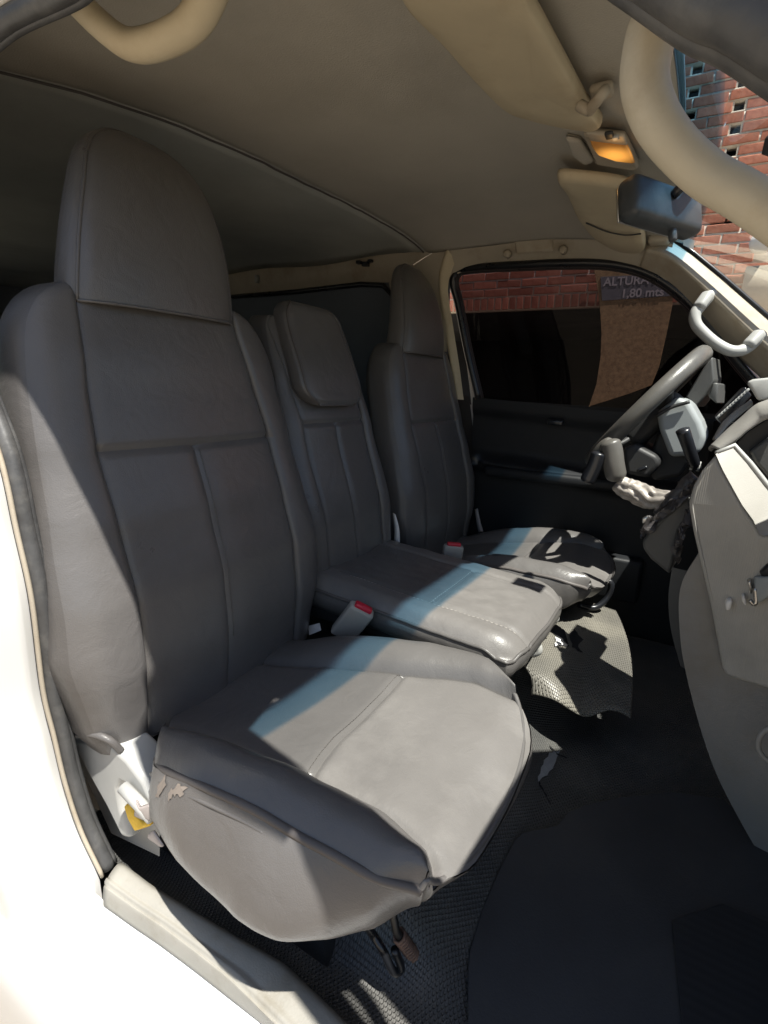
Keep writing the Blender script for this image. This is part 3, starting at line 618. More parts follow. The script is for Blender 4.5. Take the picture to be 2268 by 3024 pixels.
SKIRTS = []
def cushion(root, cy, lea, flip=1):
    xr = -0.66
    near = lambda u: lerp1([(0, -0.180), (0.05, -0.208), (0.12, -0.226), (0.3, -0.236), (0.7, -0.236), (0.90, -0.231), (1, -0.208)], u)
    far = lambda u: lerp1([(0, 0.200), (0.3, 0.222), (0.7, 0.226), (0.85, 0.212), (1, 0.145)], u)
    sn = lambda u: lerp1([(0, -0.150), (0.25, -0.155), (0.6, -0.160), (0.82, -0.163), (0.93, -0.176), (1, -0.200)], u)
    sf = lambda u: lerp1([(0, 0.060), (0.17, 0.068), (0.55, 0.098), (0.8, 0.132), (1, 0.130)], u)
    zc = lambda x: lerp1([(-0.66, -0.512), (-0.60, -0.497), (-0.45, -0.466), (-0.33, -0.447), (-0.22, -0.440), (-0.16, -0.446), (-0.13, -0.455), (-0.11, -0.468)], x)
    ucs = 0.60
    us = sorted(set([round(x, 5) for x in cosp(0, ucs, 26) + cosp(ucs, 1, 34)]))
    nb, nm = 12, 22; P = []
    for u in us:
        a, b, c_, d = near(u), sn(u), sf(u), far(u)
        for k, y in enumerate(cosp(a, b, nb)[:-1] + cosp(b, c_, nm)[:-1] + cosp(c_, d, nb)):
            vv = (y - (a + d) / 2) / ((d - a) / 2)
            xfront = -0.113 - 0.012 * vv * vv - (0.05 * max(0, (vv - 0.45) / 0.55) ** 2.2 if vv > 0 else 0.022 * max(0, (-vv - 0.6) / 0.4) ** 2.2)
            xr_ = xr + (0.10 * max(0, (-vv - 0.30) / 0.70) ** 1.3 if vv < 0 else 0)
            x = xr_ + (xfront - xr_) * u; z = zc(x)
            rise = lerp1([(-0.6, -0.012), (-0.5, 0.020), (-0.43, 0.032), (-0.35, 0.030), (-0.2, 0.014), (-0.12, 0.0)], x)
            if y < b - 1e-6:
                q = (y - a) / (b - a); z += rise * (1 - q) ** 0.6 * 0.75 + 0.020 * math.sin(math.pi * q) ** 0.9 - 0.010 * (1 - q) ** 3
            elif y <= c_ + 1e-6: q = (y - b) / (c_ - b); z -= 0.006 * math.sin(math.pi * q)
            else: q = (y - c_) / (d - c_); z += (0.006 + 0.5 * rise) * math.sin(math.pi * q ** 0.8) ** 0.9 + 0.012 * math.sin(math.pi * q) - 0.030 * q ** 3
            z -= 0.008 * math.exp(-((y - b) / 0.0055) ** 2) + 0.008 * math.exp(-((y - c_) / 0.0055) ** 2)
            if b < y < c_: z -= 0.005 * math.exp(-((u - ucs) / 0.011) ** 2)
            z += 0.0035 * fbm(x * 11, y * 11, 9 + cy) + 0.0014 * fbm(x * 30, y * 30, cy)
            P.append(V(x, cy + flip * y, z))
    nr = len(us); nc = len(P) // nr; rs = us.index(round(ucs, 5))
    def ids(i, j):
        if j < nb: return (1, 'cushion_bolster', lea)
        if j < nb + nm: return (2, 'rear_cushion_panel', lea) if i < rs else (3, 'front_cushion_panel', 'leather_worn')
        return (4, 'cushion_bolster', lea)
    parts = surf_panels(P, nr, nc, ids, root, False)
    # boundary: near edge rear->front, front edge, far edge front->rear
    B = [P[i * nc] for i in range(nr)] + [P[(nr - 1) * nc + j] for j in range(1, nc)] + [P[i * nc + nc - 1] for i in range(nr - 2, -1, -1)]
    cen = V(-0.38, cy - 0.01 * flip, 0)
    zbot = lambda x: lerp1([(-0.62, -0.545), (-0.49, -0.556), (-0.396, -0.576), (-0.33, -0.576), (-0.28, -0.568), (-0.23, -0.549), (-0.19, -0.526), (-0.155, -0.506), (-0.13, -0.500), (-0.11, -0.505)], x)
    rows = 18; S = []; nB = len(B); NO = []
    for k in range(nB):
        t_ = B[min(k + 1, nB - 1)] - B[max(k - 1, 0)]; NO.append(V(t_.y, -t_.x, 0).normalized() * flip)
    for q_ in range(14): NO = [(NO[max(k - 1, 0)] + NO[k] + NO[min(k + 1, nB - 1)]).normalized() for k in range(nB)]
    for k_b, b in enumerate(B):
        o = NO[k_b]
        sag = 0.012 * fbm(b.x * 6, b.y * 6, 2)
        for k in range(rows):
            t = k / (rows - 1); z = b.z + (zbot(b.x) - b.z) * t
            front = max(0, min(1, (b.x + 0.31) / 0.19)); front = front * front * (3 - 2 * front)
            out = 0.030 * math.sin(math.pi * 0.66 * t) ** 0.9 * (1 - front) - 0.030 * max(0, (t - 0.8) / 0.2) ** 2 - 0.03 * t * t * front
            fade = min(1, 0.05 + k_b / 22, 0.05 + (nB - 1 - k_b) / 22); out *= fade
            S.append(V(b.x, b.y, z) + o * (out + sag * math.sin(math.pi * t) + 0.0015) + V(0, 0, 0))
    fs = grid_faces(len(B), rows)
    sk = mesh('cushion_skirt', S, fs, lea, root); SKIRTS.append((S, fs))
    pip = [b + V(0, 0, -0.001) for b in B]
    def soft(pp, it=10):
        pp = [p.copy() for p in pp]
        for _ in range(it): pp = [pp[0]] + [(pp[k - 1] + pp[k] * 2 + pp[k + 1]) / 4 for k in range(1, len(pp) - 1)] + [pp[-1]]
        return pp
    tube('piping', soft(pip[3:nr - 2]), 0.0050, 'cord', sk, 8)
    tube('piping', [p + V(0, 0, -0.013) + (V(0, -0.007, 0) if flip > 0 else V(0, 0.004, 0)) for p in soft(pip[6:nr - 34])], 0.0024, 'leather_grey', sk, 8)
    tube('piping', soft(pip[nr - 4:], 24), 0.0034, lea, sk, 8)
    k3 = parts[(3, 'front_cushion_panel', 'leather_worn')]
    jn, jf = nb, nb + nm
    stitches('stitching', [P[i * nc + jn] + V(0, -0.007 * flip, 0.0035) for i in range(8, nr)], 'stitch', k3, 0.005, 0.0035, 0.0006)
    stitches('stitching', [P[i * nc + jf] + V(0, 0.007 * flip, 0.0035) for i in range(8, nr)], 'stitch', k3, 0.005, 0.0035, 0.0005)
    stitches('stitching', [P[rs * nc + j] + V(-0.008, 0, 0.0036) for j in range(jn, jf + 1)], 'cord', k3, 0.006, 0.002, 0.0005)
    return parts

def bucket_seat(name, label, cy, lea='leather'):
    root = thing(name, label, 'seat', (-0.4, cy, -0.75), 'front seats of the cab')
    parts, col, P, nr, nc, zl, rs, cs = backrest(root, cy, lea)
    up = parts[(2, 'upper_panel', lea)]
    for k, sgn in ((cs[0], -1), (cs[2], 1)):
        path = [p + V(0.0035, sgn * 0.006, 0) for p, z in zip(col(k), zl) if -0.44 < z < 0.10]
        stitches('stitching', path, 'stitch', parts[((1 if sgn < 0 else 5), 'side_bolster', lea)], 0.006, 0.004, 0.0008)
    pth = [p + V(0.0042, 0.010, 0) for p, z in zip(col(cs[1]), zl) if -0.42 < z < -0.106]
    tube('seam_thread', [p + V(-0.0012, -0.002, 0) for p in pth], 0.0008, 'leather_grey', parts[(4, 'lower_panel', lea)], 5)
    # side seam of the back cover
    jj = cs[3] + 9; j2 = nc - 9
    for j in (jj, j2):
        tube('back_piping', [P[i * nc + j] for i in range(2, nr - 14)], 0.003, 'leather_grey', parts[(6, 'back_cover', 'leather_grey')], 6)
        stitches('stitching', [P[i * nc + j] + V(0.006, -0.002 if j == j2 else 0.002, 0) for i in range(2, nr - 20)], 'stitch', parts[(6, 'back_cover', 'leather_grey')], 0.007, 0.004, 0.0007)
    headrest(root, cy, lea)
    cushion(root, cy, lea)
    # steel base and slide rails
    for s in (-1, 1):
        box('slide_rail', (-0.45, cy + s * 0.13, -0.650), (0.34, 0.03, 0.03), 'metal_dark', root, 0.004)
    box('seat_base', (-0.44, cy, -0.60), (0.36, 0.34, 0.07), 'metal_dark', root, 0.01)
    return root
pseat = bucket_seat('passenger_seat', 'large taupe vinyl passenger seat with tall headrest nearest the open door', 0.562)
dseat = bucket_seat('driver_seat', 'dim driver seat behind the steering wheel by the far tinted window', 1.462)

# narrow centre seat
mid = thing('middle_seat', 'narrow centre seat with short flap headrest between the two tall seats', 'seat', (-0.4, 0.975, -0.75), 'front seats of the cab')
mp, mcol, mP, mnr, mnc, mzl, mrs, mcs = backrest(mid, 0.985, 'leather', True, 0.165, 0.135, -0.46, 0.12, -0.085, 0.11, 0.118, XFM)
def flap(u, v):
    return None
fh = [V(0, 0, 0)]
rows = []; nz, ny = 30, 30; FP = []
for i in range(nz):
    t = i / (nz - 1); z = -0.045 + 0.215 * t
    hw = 0.112 - 0.012 * t
    hw *= (1 - max(0, (0.22 - t) / 0.22) ** 2.4 * 0.36) * (1 - max(0, (t - 0.8) / 0.2) ** 2.2 * 0.35)
    xf = lerp1(XFM, z) + 0.036 - 0.016 * t; dp = 0.052 * (1 - 0.0 * t)
    ed = min(1, t / 0.06, (1 - t) / 0.08)
    for k in range(ny * 2):
        a = 2 * math.pi * k / (ny * 2); cc, ss = math.cos(a), math.sin(a)
        e = 0.45 + 0.55 * math.sqrt(max(0, 1 - (1 - ed) ** 2))
        FP.append(V(xf - dp * 0.5 + dp * 0.5 * e * math.copysign(abs(ss) ** 0.45, ss), 0.965 + hw * (0.93 + 0.07 * e) * math.copysign(abs(cc) ** 0.45, cc), z))
fs = grid_faces(nz, ny * 2, wrap=True) + [tuple(range(ny * 2)), tuple((nz - 1) * ny * 2 + k for k in range(ny * 2))]
fl = mesh('headrest', FP, fs, 'leather', mid)
pr = [FP[i * ny * 2 + int(ny * 1.27)] for i in range(nz)]
edge_ = []
for i in range(nz): edge_.append(FP[i * ny * 2 + ny - 5])
bot = [FP[k] for k in range(ny - 5, 4, -1)]
edge2 = [FP[i * ny * 2 + 5] for i in range(nz)]
tube('headrest_piping', list(reversed(edge_)) + bot + edge2, 0.0028, 'cord', fl, 6)
for k, sgn in ((mcs[0], -1), (mcs[2], 1)):
    stitches('stitching', [p + V(0.0035, sgn * 0.005, 0) for p, z in zip(mcol(k), mzl) if -0.4 < z < 0.1], 'stitch', mp[((1 if sgn < 0 else 5), 'side_bolster', 'leather')], 0.005, 0.004, 0.0005)
# flat centre cushion with piped edge
OUT = []
xs0, xs1, yn, yf = -0.66, -0.168, 0.800, 1.160
def rr_outline(n=10, rN=0.035, rF=0.06):
    pts = [V(xs0, yn, 0)]
    for k in range(n + 1):
        a = -math.pi / 2 + math.pi / 2 * k / n; pts.append(V(xs1 - 0.012 - rN + rN * math.cos(a), yn + rN + rN * math.sin(a), 0))
    for k in range(n + 1):
        a = math.pi / 2 * k / n; pts.append(V(xs1 - rF + rF * math.cos(a), yf - rF + rF * math.sin(a), 0))
    pts.append(V(xs0, yf, 0)); return pts
OUT = rr_outline()
dense = []
for a, b in zip(OUT, OUT[1:]):
    n_ = max(1, int((b - a).length / 0.012))
    dense += [a.lerp(b, t / n_) for t in range(n_)]
dense.append(OUT[-1])
cenm = V(-0.46, 0.975, 0)
TP = []; rings = 16
def mz(x, y):
    z = -0.390 - 0.03 * (x + 0.66) / 0.47
    z -= 0.004 * math.exp(-((y - 0.866) / 0.005) ** 2) * (x > -0.60) + 0.004 * math.exp(-((y - 1.085) / 0.005) ** 2)
    if 0.866 < y < 1.085: z -= 0.004 * math.exp(-((x + 0.375) / 0.006) ** 2)
    return z + 0.003 * fbm(x * 10, y * 10, 5) + 0.001 * fbm(x * 35, y * 35, 1)
# top as fine grid clipped to the outline by mapping
def mtop(u, v):
    y = yn + (yf - yn) * v; q = 1 - abs(2 * v - 1)
    fr = xs1 - 0.01 - (0.016 * max(0, (0.16 - v) / 0.16) ** 2 + 0.012 * (v < 0.5) * (0.5 - v) * 2 if v < 0.5 else 0.032 * max(0, (v - 0.80) / 0.2) ** 2)
    x = xs0 + (fr - xs0) * u
    ea_ = max(0, 1 - (1 - u) / 0.11); eb_ = max(0, 1 - v / 0.10, 1 - (1 - v) / 0.10); e = 1 - min(1.15, math.hypot(ea_, eb_))
    return (x, y, mz(x, y) - 0.026 * (1 - e) ** 2.4)
NU, NV = 110, 84
tops = [Vector(mtop(i / (NU - 1), j / (NV - 1))) for i in range(NU) for j in range(NV)]
cutj1 = int((0.866 - yn) / (yf - yn) * (NV - 1)); cutj2 = int((1.085 - yn) / (yf - yn) * (NV - 1)); cuti = int(0.60 * (NU - 1))
mpan = surf_panels(tops, NU, NV, lambda i, j: (1, 'cushion_border', 'leather_worn') if j < cutj1 else (2, 'cushion_border', 'leather_worn') if j >= cutj2 else (3, 'rear_cushion_panel', 'leather') if i < cuti else (4, 'front_cushion_panel', 'leather_worn'), mid, False)
bd = [tops[i * NV] for i in range(NU)] + [tops[(NU - 1) * NV + j] for j in range(1, NV)] + [tops[i * NV + NV - 1] for i in range(NU - 2, -1, -1)]
SK = []
for b in bd:
    o = b - cenm; o.z = 0; o.normalize()
    if b.x < -0.25: o = V(0, math.copysign(1, o.y), 0)
    for k in range(7):
        t = k / 6; SK.append(b + o * (0.006 * math.sin(math.pi * t) - 0.02 * t * t) + V(0, 0, -0.052 * t))
msk = mesh('cushion_side', SK, grid_faces(len(bd), 7), 'leather', mid)
tube('piping', bd, 0.0036, 'leather_grey', msk, 8)
stitches('stitching', [tops[i * NV + cutj1] + V(0, -0.006, 0.003) for i in range(20, NU - 4)], 'stitch', mpan[(4, 'front_cushion_panel', 'leather_worn')], 0.005, 0.004, 0.0005)
stitches('stitching', [tops[cuti * NV + j] + V(-0.006, 0, 0.003) for j in range(cutj1, cutj2)], 'stitch', mpan[(4, 'front_cushion_panel', 'leather_worn')], 0.005, 0.004, 0.0005)
box('cushion_tray', (-0.45, 0.975, -0.475), (0.5, 0.30, 0.05), 'dark_plastic', mid, 0.008)
for p in ((-0.192, 0.967, -0.49), (-0.196, 1.139, -0.49)):
    vs, fs_ = tube_data(spl([Vector(p) + V(-0.03, 0, 0.02), Vector(p) + V(-0.005, 0, 0.008), Vector(p) + V(0.004, 0, -0.012), Vector(p) + V(-0.008, 0, -0.024)], 5), 0.008, 8)
    mesh('latch_foot', vs, fs_, 'light_plastic', mid)

# recliner cover on the near side of the passenger seat
rcv = [(-0.729, 0.345, -0.529), (-0.623, 0.345, -0.496), (-0.588, 0.345, -0.505), (-0.553, 0.345, -0.525), (-0.527, 0.345, -0.563), (-0.532, 0.345, -0.596), (-0.552, 0.345, -0.586), (-0.591, 0.345, -0.552), (-0.605, 0.345, -0.553), (-0.616, 0.345, -0.568), (-0.612, 0.345, -0.602), (-0.596, 0.345, -0.644), (-0.62, 0.345, -0.655), (-0.654, 0.345, -0.614), (-0.695, 0.345, -0.576)]
slab('recliner_cover', rcv, (0, 0.05, 0), 'light_plastic', pseat, 0.009, 4)
mesh('side_shield', [(-0.788, 0.372, -0.578), (-0.65, 0.372, -0.559), (-0.568, 0.372, -0.64), (-0.573, 0.372, -0.684), (-0.695, 0.372, -0.71)], [(0, 1, 2, 3, 4)], 'grey_plastic', pseat, False)
tube('recliner_lever', [(-0.584, 0.335, -0.54), (-0.555, 0.335, -0.549), (-0.524, 0.335, -0.559)], 0.0085, 'light_plastic', pseat, 12)
hem = [(-0.71, 0.335, -0.512), (-0.652, 0.33, -0.482), (-0.626, 0.333, -0.476), (-0.611, 0.34, -0.483), (-0.606, 0.35, -0.503)]
tube('cover_hem', spl(hem, 6), 0.005, 'leather_grey', pseat, 8)
# scuffed patches on the bolster where the vinyl has flaked to its backing
def flake(name, pts, m, parent, n=(0, -1, 0.35)):
    vs = [Vector(p) + Vector(n) * 0.002 for p in pts]; return mesh(name, vs, [tuple(range(len(vs)))], m, parent, False)

# torn cover ends, yellow foam
foam = thing('yellow_foam_scrap', 'torn yellow foam poking out by the seat hinge above the sill', 'foam', (-0.557, 0.335, -0.578))
def blob(name, pts, depth, m, parent, amp=0.004):
    o = slab(name, pts, depth, m, parent, 0.003, 2)
    return o
blob('foam_piece', [(-0.589, 0.335, -0.574), (-0.571, 0.335, -0.56), (-0.564, 0.335, -0.572), (-0.549, 0.335, -0.58), (-0.53, 0.335, -0.566), (-0.534, 0.335, -0.579), (-0.569, 0.335, -0.606), (-0.583, 0.335, -0.592)], (0, 0.018, 0), 'yellow_foam', foam)
blob('foam_crumb', [(-0.537, 0.328, -0.546), (-0.52, 0.328, -0.529), (-0.515, 0.328, -0.53), (-0.53, 0.328, -0.548)], (0, 0.01, 0), 'yellow_foam', foam)
blob('vinyl_tatter', [(-0.551, 0.33, -0.54), (-0.541, 0.328, -0.545), (-0.519, 0.326, -0.528), (-0.508, 0.326, -0.529), (-0.518, 0.326, -0.553), (-0.537, 0.328, -0.564), (-0.559, 0.33, -0.571)], (0, 0.004, 0), 'scrap_vinyl', foam)
blob('vinyl_tatter', [(-0.539, 0.335, -0.593), (-0.526, 0.335, -0.581), (-0.507, 0.335, -0.596), (-0.514, 0.335, -0.601), (-0.542, 0.335, -0.602)], (0, 0.004, 0), 'scrap_vinyl', foam)

# ------------------------------------------------------------------ belt buckles
def buckle(name, label, top, base, wv, group):
    t = Vector(top); b = Vector(base); ax = (t - b).normalized(); x = Vector(wv).normalized(); x = (x - ax * x.dot(ax)).normalized(); y = ax.cross(x)
    rot = Matrix((x, y, ax)).transposed(); L_ = (t - b).length
    root = thing(name, label, 'seat belt buckle', base, group)
    box('buckle_body', (t + b) / 2, (0.052, 0.024, L_), 'grey_plastic', root, 0.006, 3, rot)
    box('release_button', t + ax * 0.002 - y * 0.0, (0.036, 0.015, 0.010), 'red_button', root, 0.003, 2, rot)
    tube('stalk', [b, b - ax * 0.07], 0.010, 'dark_plastic', root, 8, flat=0.5)
    return root
buckle('belt_buckle', 'grey seat belt buckle with red button beside the near seat cushion', (-0.483, 0.772, -0.415), (-0.531, 0.772, -0.486), (0.8, 0.5, -0.3), 'seat belt buckles')
buckle('belt_buckle', 'small seat belt buckle with red button beside the driver cushion', (-0.477, 1.2, -0.396), (-0.48, 1.2, -0.431), (0.8, 0.5, -0.3), 'seat belt buckles')
box('latch_tongue', (-0.659, 1.235, -0.31), (0.07, 0.012, 0.022), 'metal_dark', dseat, 0.004)

# ================================================================== CEILING FITTINGS
def visor(name, label, outline, depth, group):
    root = thing(name, label, 'sun visor', outline[0], group)
    pts = spl(outline, 6, True)
    bm = bmesh.new(); n = len(pts); cen = sum(pts, V(0, 0, 0)) / n; prof = [(1.0, 0), (1.0, 0.35), (0.985, 0.7), (0.96, 0.9), (0.92, 1.0), (0.6, 1.08), (0.25, 1.12)]
    vs = []; 
    for s, h in prof: vs += [cen + (p - cen) * s + Vector(depth) * h for p in pts]
    vs.append(cen + Vector(depth) * 1.13)
    fs = grid_faces(len(prof), n, wrap=True) + [((len(prof) - 1) * n + k, (len(prof) - 1) * n + (k + 1) % n, len(vs) - 1) for k in range(n)] + [tuple(range(n - 1, -1, -1))]
    mesh('visor_pad', vs, fs, 'beige_vinyl', root)
    return root, pts, cen
v1o = [(-0.336, 0.57, 0.425), (-0.331, 0.679, 0.425), (-0.319, 0.78, 0.422), (-0.305, 0.852, 0.42), (-0.282, 0.883, 0.418), (-0.248, 0.915, 0.415), (-0.204, 0.942, 0.41), (-0.186, 0.94, 0.408), (-0.18, 0.92, 0.407), (-0.189, 0.856, 0.405), (-0.197, 0.74, 0.403), (-0.206, 0.624, 0.402), (-0.217, 0.565, 0.405)]
vr, vp, vc = visor('sun_visor', 'large beige sun visor folded up over the near passenger seat', v1o, (0, 0, -0.018), 'sun visors')
tube('visor_pivot', spl([(-0.195, 0.837, 0.386), (-0.187, 0.835, 0.38), (-0.181, 0.838, 0.378), (-0.178, 0.834, 0.378), (-0.169, 0.822, 0.38), (-0.162, 0.816, 0.384), (-0.162, 0.827, 0.392)], 4), 0.0075, 'beige_plastic', vr, 10)
box('pivot_bracket', (-0.17, 0.851, 0.404), (0.03, 0.03, 0.012), 'beige_plastic', vr, 0.005)
v2o = [(-0.285, 1.11, 0.412), (-0.284, 1.19, 0.41), (-0.289, 1.342, 0.406), (-0.276, 1.498, 0.4), (-0.24, 1.612, 0.394), (-0.192, 1.659, 0.39), (-0.165, 1.601, 0.388), (-0.158, 1.421, 0.388), (-0.154, 1.259, 0.388), (-0.156, 1.157, 0.388), (-0.176, 1.133, 0.394), (-0.231, 1.115, 0.404)]
vr2, vp2, vc2 = visor('sun_visor', 'smaller beige sun visor behind the rear view mirror on the driver side', v2o, (0, 0, -0.02), 'sun visors')
tube('visor_seam', spl([(-0.27, 1.349, 0.38), (-0.232, 1.399, 0.371), (-0.194, 1.425, 0.366), (-0.16, 1.429, 0.366)], 5), 0.0018, 'dark_plastic', vr2, 6)
box('header_bracket', (-0.134, 1.612, 0.392), (0.05, 0.09, 0.025), 'beige_plastic', van, 0.008, 3)

dl = thing('dome_light', 'amber glowing map lamp set in the ceiling above the mirror', 'lamp', (-0.186, 1.037, 0.41))
fr = [(-0.219, 0.987, 0.424), (-0.156, 1, 0.412), (-0.145, 1.122, 0.41), (-0.155, 1.133, 0.41), (-0.217, 1.109, 0.422)]
slab('lamp_bezel', fr, (0, 0, -0.014), 'beige_plastic', dl, 0.004, 3)
fr = [(-0.208, 0.978, 0.408), (-0.154, 0.995, 0.398), (-0.149, 1.05, 0.396), (-0.147, 1.082, 0.395), (-0.177, 1.068, 0.398), (-0.203, 1.045, 0.404), (-0.208, 1.016, 0.406)]
slab('lamp_lens', fr, (0, 0, -0.006), 'amber_lens', dl, 0.004, 3)
fr = [(-0.209, 0.955, 0.407), (-0.152, 0.969, 0.397), (-0.15, 1.001, 0.396), (-0.206, 0.984, 0.406)]
slab('switch_plate', fr, (0, 0, -0.008), 'beige_plastic', dl, 0.003, 2)
box('switch', (-0.173, 0.959, 0.392), (0.012, 0.02, 0.006), 'dark_plastic', dl, 0.002)
box('switch', (-0.165, 0.969, 0.391), (0.010, 0.012, 0.006), 'light_plastic', dl, 0.002)
lt = bpy.data.lights.new('map_lamp_bulb', 'POINT'); lt.energy = 0.006; lt.color = (1, 0.55, 0.2); lt.shadow_soft_size = 0.008
lo = bpy.data.objects.new('map_lamp_bulb', lt); COL.objects.link(lo); lo.location = (-0.167, 0.973, 0.375); 
lo.parent = dl; lo.location = lo.location - dl.location
slab('lining_pad', [(-0.253, 1.009, 0.43), (-0.23, 1.024, 0.428), (-0.221, 1.108, 0.424), (-0.241, 1.126, 0.426), (-0.256, 1.079, 0.43)], (0, 0, -0.012), 'headliner', van, 0.006, 4)

mir = thing('rear_view_mirror', 'dark rear view mirror hanging in front of the driver sun visor', 'mirror', (-0.095, 1.05, 0.305))
mrot = Matrix.Rotation(R(-30), 3, 'Z') @ Matrix.Rotation(R(-12), 3, 'Y')
mc = Vector((-0.093, 1.06, 0.307))
box('housing', mc, (0.042, 0.185, 0.068), 'mirror_plastic', mir, 0.014, 4, mrot)
box('mirror_face', mc + mrot @ V(-0.0225, 0, 0), (0.004, 0.168, 0.054), 'metal', mir, 0.001, 1, mrot)
tube('stem', spl([mc + mrot @ V(0.02, 0.0, 0.012), mc + V(0.045, 0.0, 0.045), (-0.052, 1.235, 0.385)], 5), 0.008, 'black_gloss', mir, 10)
box('stem_base', (-0.055, 1.219, 0.393), (0.04, 0.05, 0.015), 'black_gloss', mir, 0.004)
box('anti_dazzle_tab', mc + mrot @ V(0.006, 0.02, -0.040), (0.012, 0.012, 0.026), 'mirror_plastic', mir, 0.004, 2, mrot)
# registration sticker low on the screen corner
st = tag(mesh('window_sticker', [(-0.074, 1.5, 0.368), (-0.051, 1.5, 0.358), (-0.05, 1.5, 0.338), (-0.073, 1.5, 0.35)], [(0, 1, 2, 3)], 'light_plastic', None, False), 'small pale barcode sticker on the windscreen beside the mirror', 'sticker')

# ------------------------------------------------------------------ grab handles
h1 = thing('grab_handle', 'beige looped grab handle on the ceiling rail above the passenger seat', 'handle', (-0.572, 0.42, 0.343), 'grab handles')
hp = spl([(-0.640, 0.372, 0.412), (-0.622, 0.385, 0.385), (-0.599, 0.405, 0.359), (-0.572, 0.42, 0.344), (-0.525, 0.43, 0.345), (-0.484, 0.432, 0.355), (-0.445, 0.425, 0.385), (-0.425, 0.41, 0.42)], 8)
tube('grip', hp, lambda t: 0.0175, 'beige_vinyl', h1, 16, flat=0.8)
box('mount', (-0.645, 0.372, 0.425), (0.035, 0.05, 0.03), 'beige_vinyl', h1, 0.008, 3)
box('mount', (-0.42, 0.41, 0.43), (0.035, 0.05, 0.03), 'beige_vinyl', h1, 0.008, 3)
h2 = thing('grab_handle', 'big blurred beige grab handle curving along the near windscreen pillar', 'handle', (-0.042, 0.3, 0.141), 'grab handles')
hp = spl([(-0.05, 0.25, 0.235), (-0.034, 0.262, 0.16), (-0.037, 0.268, 0.144), (-0.037, 0.27, 0.127), (-0.028, 0.27, 0.109), (-0.01, 0.27, 0.09), (0.015, 0.266, 0.071), (0.08, 0.265, 0.018), (0.12, 0.245, -0.02), (0.15, 0.21, -0.035)], 10)
tube('grip', hp, lambda t: 0.0094 + 0.0016 * max(0, 1 - abs(t - 0.25) / 0.25), 'handle_beige', h2, 22, flat=0.9)
h3 = thing('grab_handle', 'pale small grab handle on the far windscreen pillar above the steering wheel', 'handle', (0.046, 1.58, 0.125), 'grab handles')
hp = spl([(0.002, 1.615, 0.258), (-0.012, 1.59, 0.233), (-0.025, 1.575, 0.206), (-0.019, 1.57, 0.18), (0.004, 1.57, 0.155), (0.034, 1.57, 0.131), (0.064, 1.57, 0.116), (0.087, 1.575, 0.117), (0.103, 1.59, 0.13), (0.122, 1.615, 0.158)], 8)
tube('grip', hp, lambda t: 0.0135 + 0.002 * max(0, abs(2 * t - 1) - 0.5) * 2, 'light_plastic', h3, 18)
for a, b in (((0, 1.604, 0.256), (-0.02, 1.578, 0.214)), ((0.122, 1.604, 0.159), (0.099, 1.58, 0.125))):
    a = Vector(a); b = Vector(b); ax = (b - a).normalized(); x, y, zz = frame_of(ax)
    box('mount_cover', (a + b) / 2 + V(-0.002, -0.008, 0.002), (0.030, 0.024, 0.050), 'light_plastic', h3, 0.010, 4, Matrix((x, y, zz)).transposed())

# ================================================================== DASHBOARD
dash = thing('dashboard', 'grey plastic dashboard and centre console at the right edge of the cab', 'dashboard', (0.25, 1.0, -0.75))
fp = [(0.045, 0.952, -0.085), (0.031, 0.955, -0.112), (0.023, 0.957, -0.138), (0.021, 0.958, -0.167), (0.023, 0.958, -0.176), (0.034, 0.956, -0.212), (0.057, 0.956, -0.275), (0.078, 0.956, -0.333), (0.111, 0.956, -0.436), (0.118, 0.955, -0.447), (0.132, 0.95, -0.447), (0.173, 0.932, -0.441), (0.22, 0.905, -0.432), (0.165, 0.89, -0.151), (0.126, 0.918, -0.195), (0.119, 0.922, -0.196), (0.107, 0.925, -0.177), (0.09, 0.932, -0.156), (0.058, 0.945, -0.108)]
slab('console_side_panel', fp, (0.03, 0.16, 0), 'ribbed_plastic', dash, 0.006, 3)
fa = [(0.045, 0.951, -0.084), (0.058, 0.944, -0.107), (0.09, 0.931, -0.155), (0.107, 0.924, -0.175), (0.118, 0.921, -0.195), (0.126, 0.917, -0.194), (0.165, 0.889, -0.149)]
fb = [(0.047, 0.957, -0.083), (0.068, 0.972, -0.07), (0.093, 0.968, -0.095), (0.12, 0.96, -0.126), (0.139, 0.955, -0.147), (0.156, 0.95, -0.165), (0.179, 0.94, -0.186)]
mesh('console_top_facet', [Vector(p) for p in fa] + [Vector(p) for p in fb], [(k, k + 1, k + 8, k + 7) for k in range(6)], 'grey_plastic', dash, True)
tube('facet_edge', [(0.046, 0.956, -0.083), (0.068, 0.972, -0.07), (0.093, 0.968, -0.095), (0.12, 0.96, -0.126), (0.156, 0.95, -0.165)], 0.004, 'light_plastic', dash, 8)
slab('radio_recess', [(0.073, 1.03, -0.07), (0.084, 1.03, -0.051), (0.115, 1.03, -0.021), (0.157, 1.03, 0.01), (0.193, 1.03, -0.183), (0.128, 1.03, -0.131)], (0, 0.02, 0), 'black_gloss', dash, 0.003)
slab('radio_block', [(0.093, 1, -0.081), (0.112, 1, -0.058), (0.157, 1, -0.017), (0.18, 1, -0.139), (0.131, 1, -0.126), (0.103, 1, -0.097)], (0, 0.02, 0), 'radio_grey', dash, 0.004)
slab('latch_recess', [(0.127, 0.917, -0.253), (0.134, 0.912, -0.236), (0.152, 0.905, -0.223), (0.158, 0.905, -0.253), (0.136, 0.914, -0.261)], (0, 0.03, 0), 'black_gloss', dash, 0.003)
slab('latch_plate', [(0.122, 0.915, -0.26), (0.143, 0.908, -0.252), (0.157, 0.903, -0.252), (0.148, 0.906, -0.279), (0.133, 0.912, -0.3), (0.129, 0.914, -0.29)], (0, 0.012, 0), 'shroud', dash, 0.003)
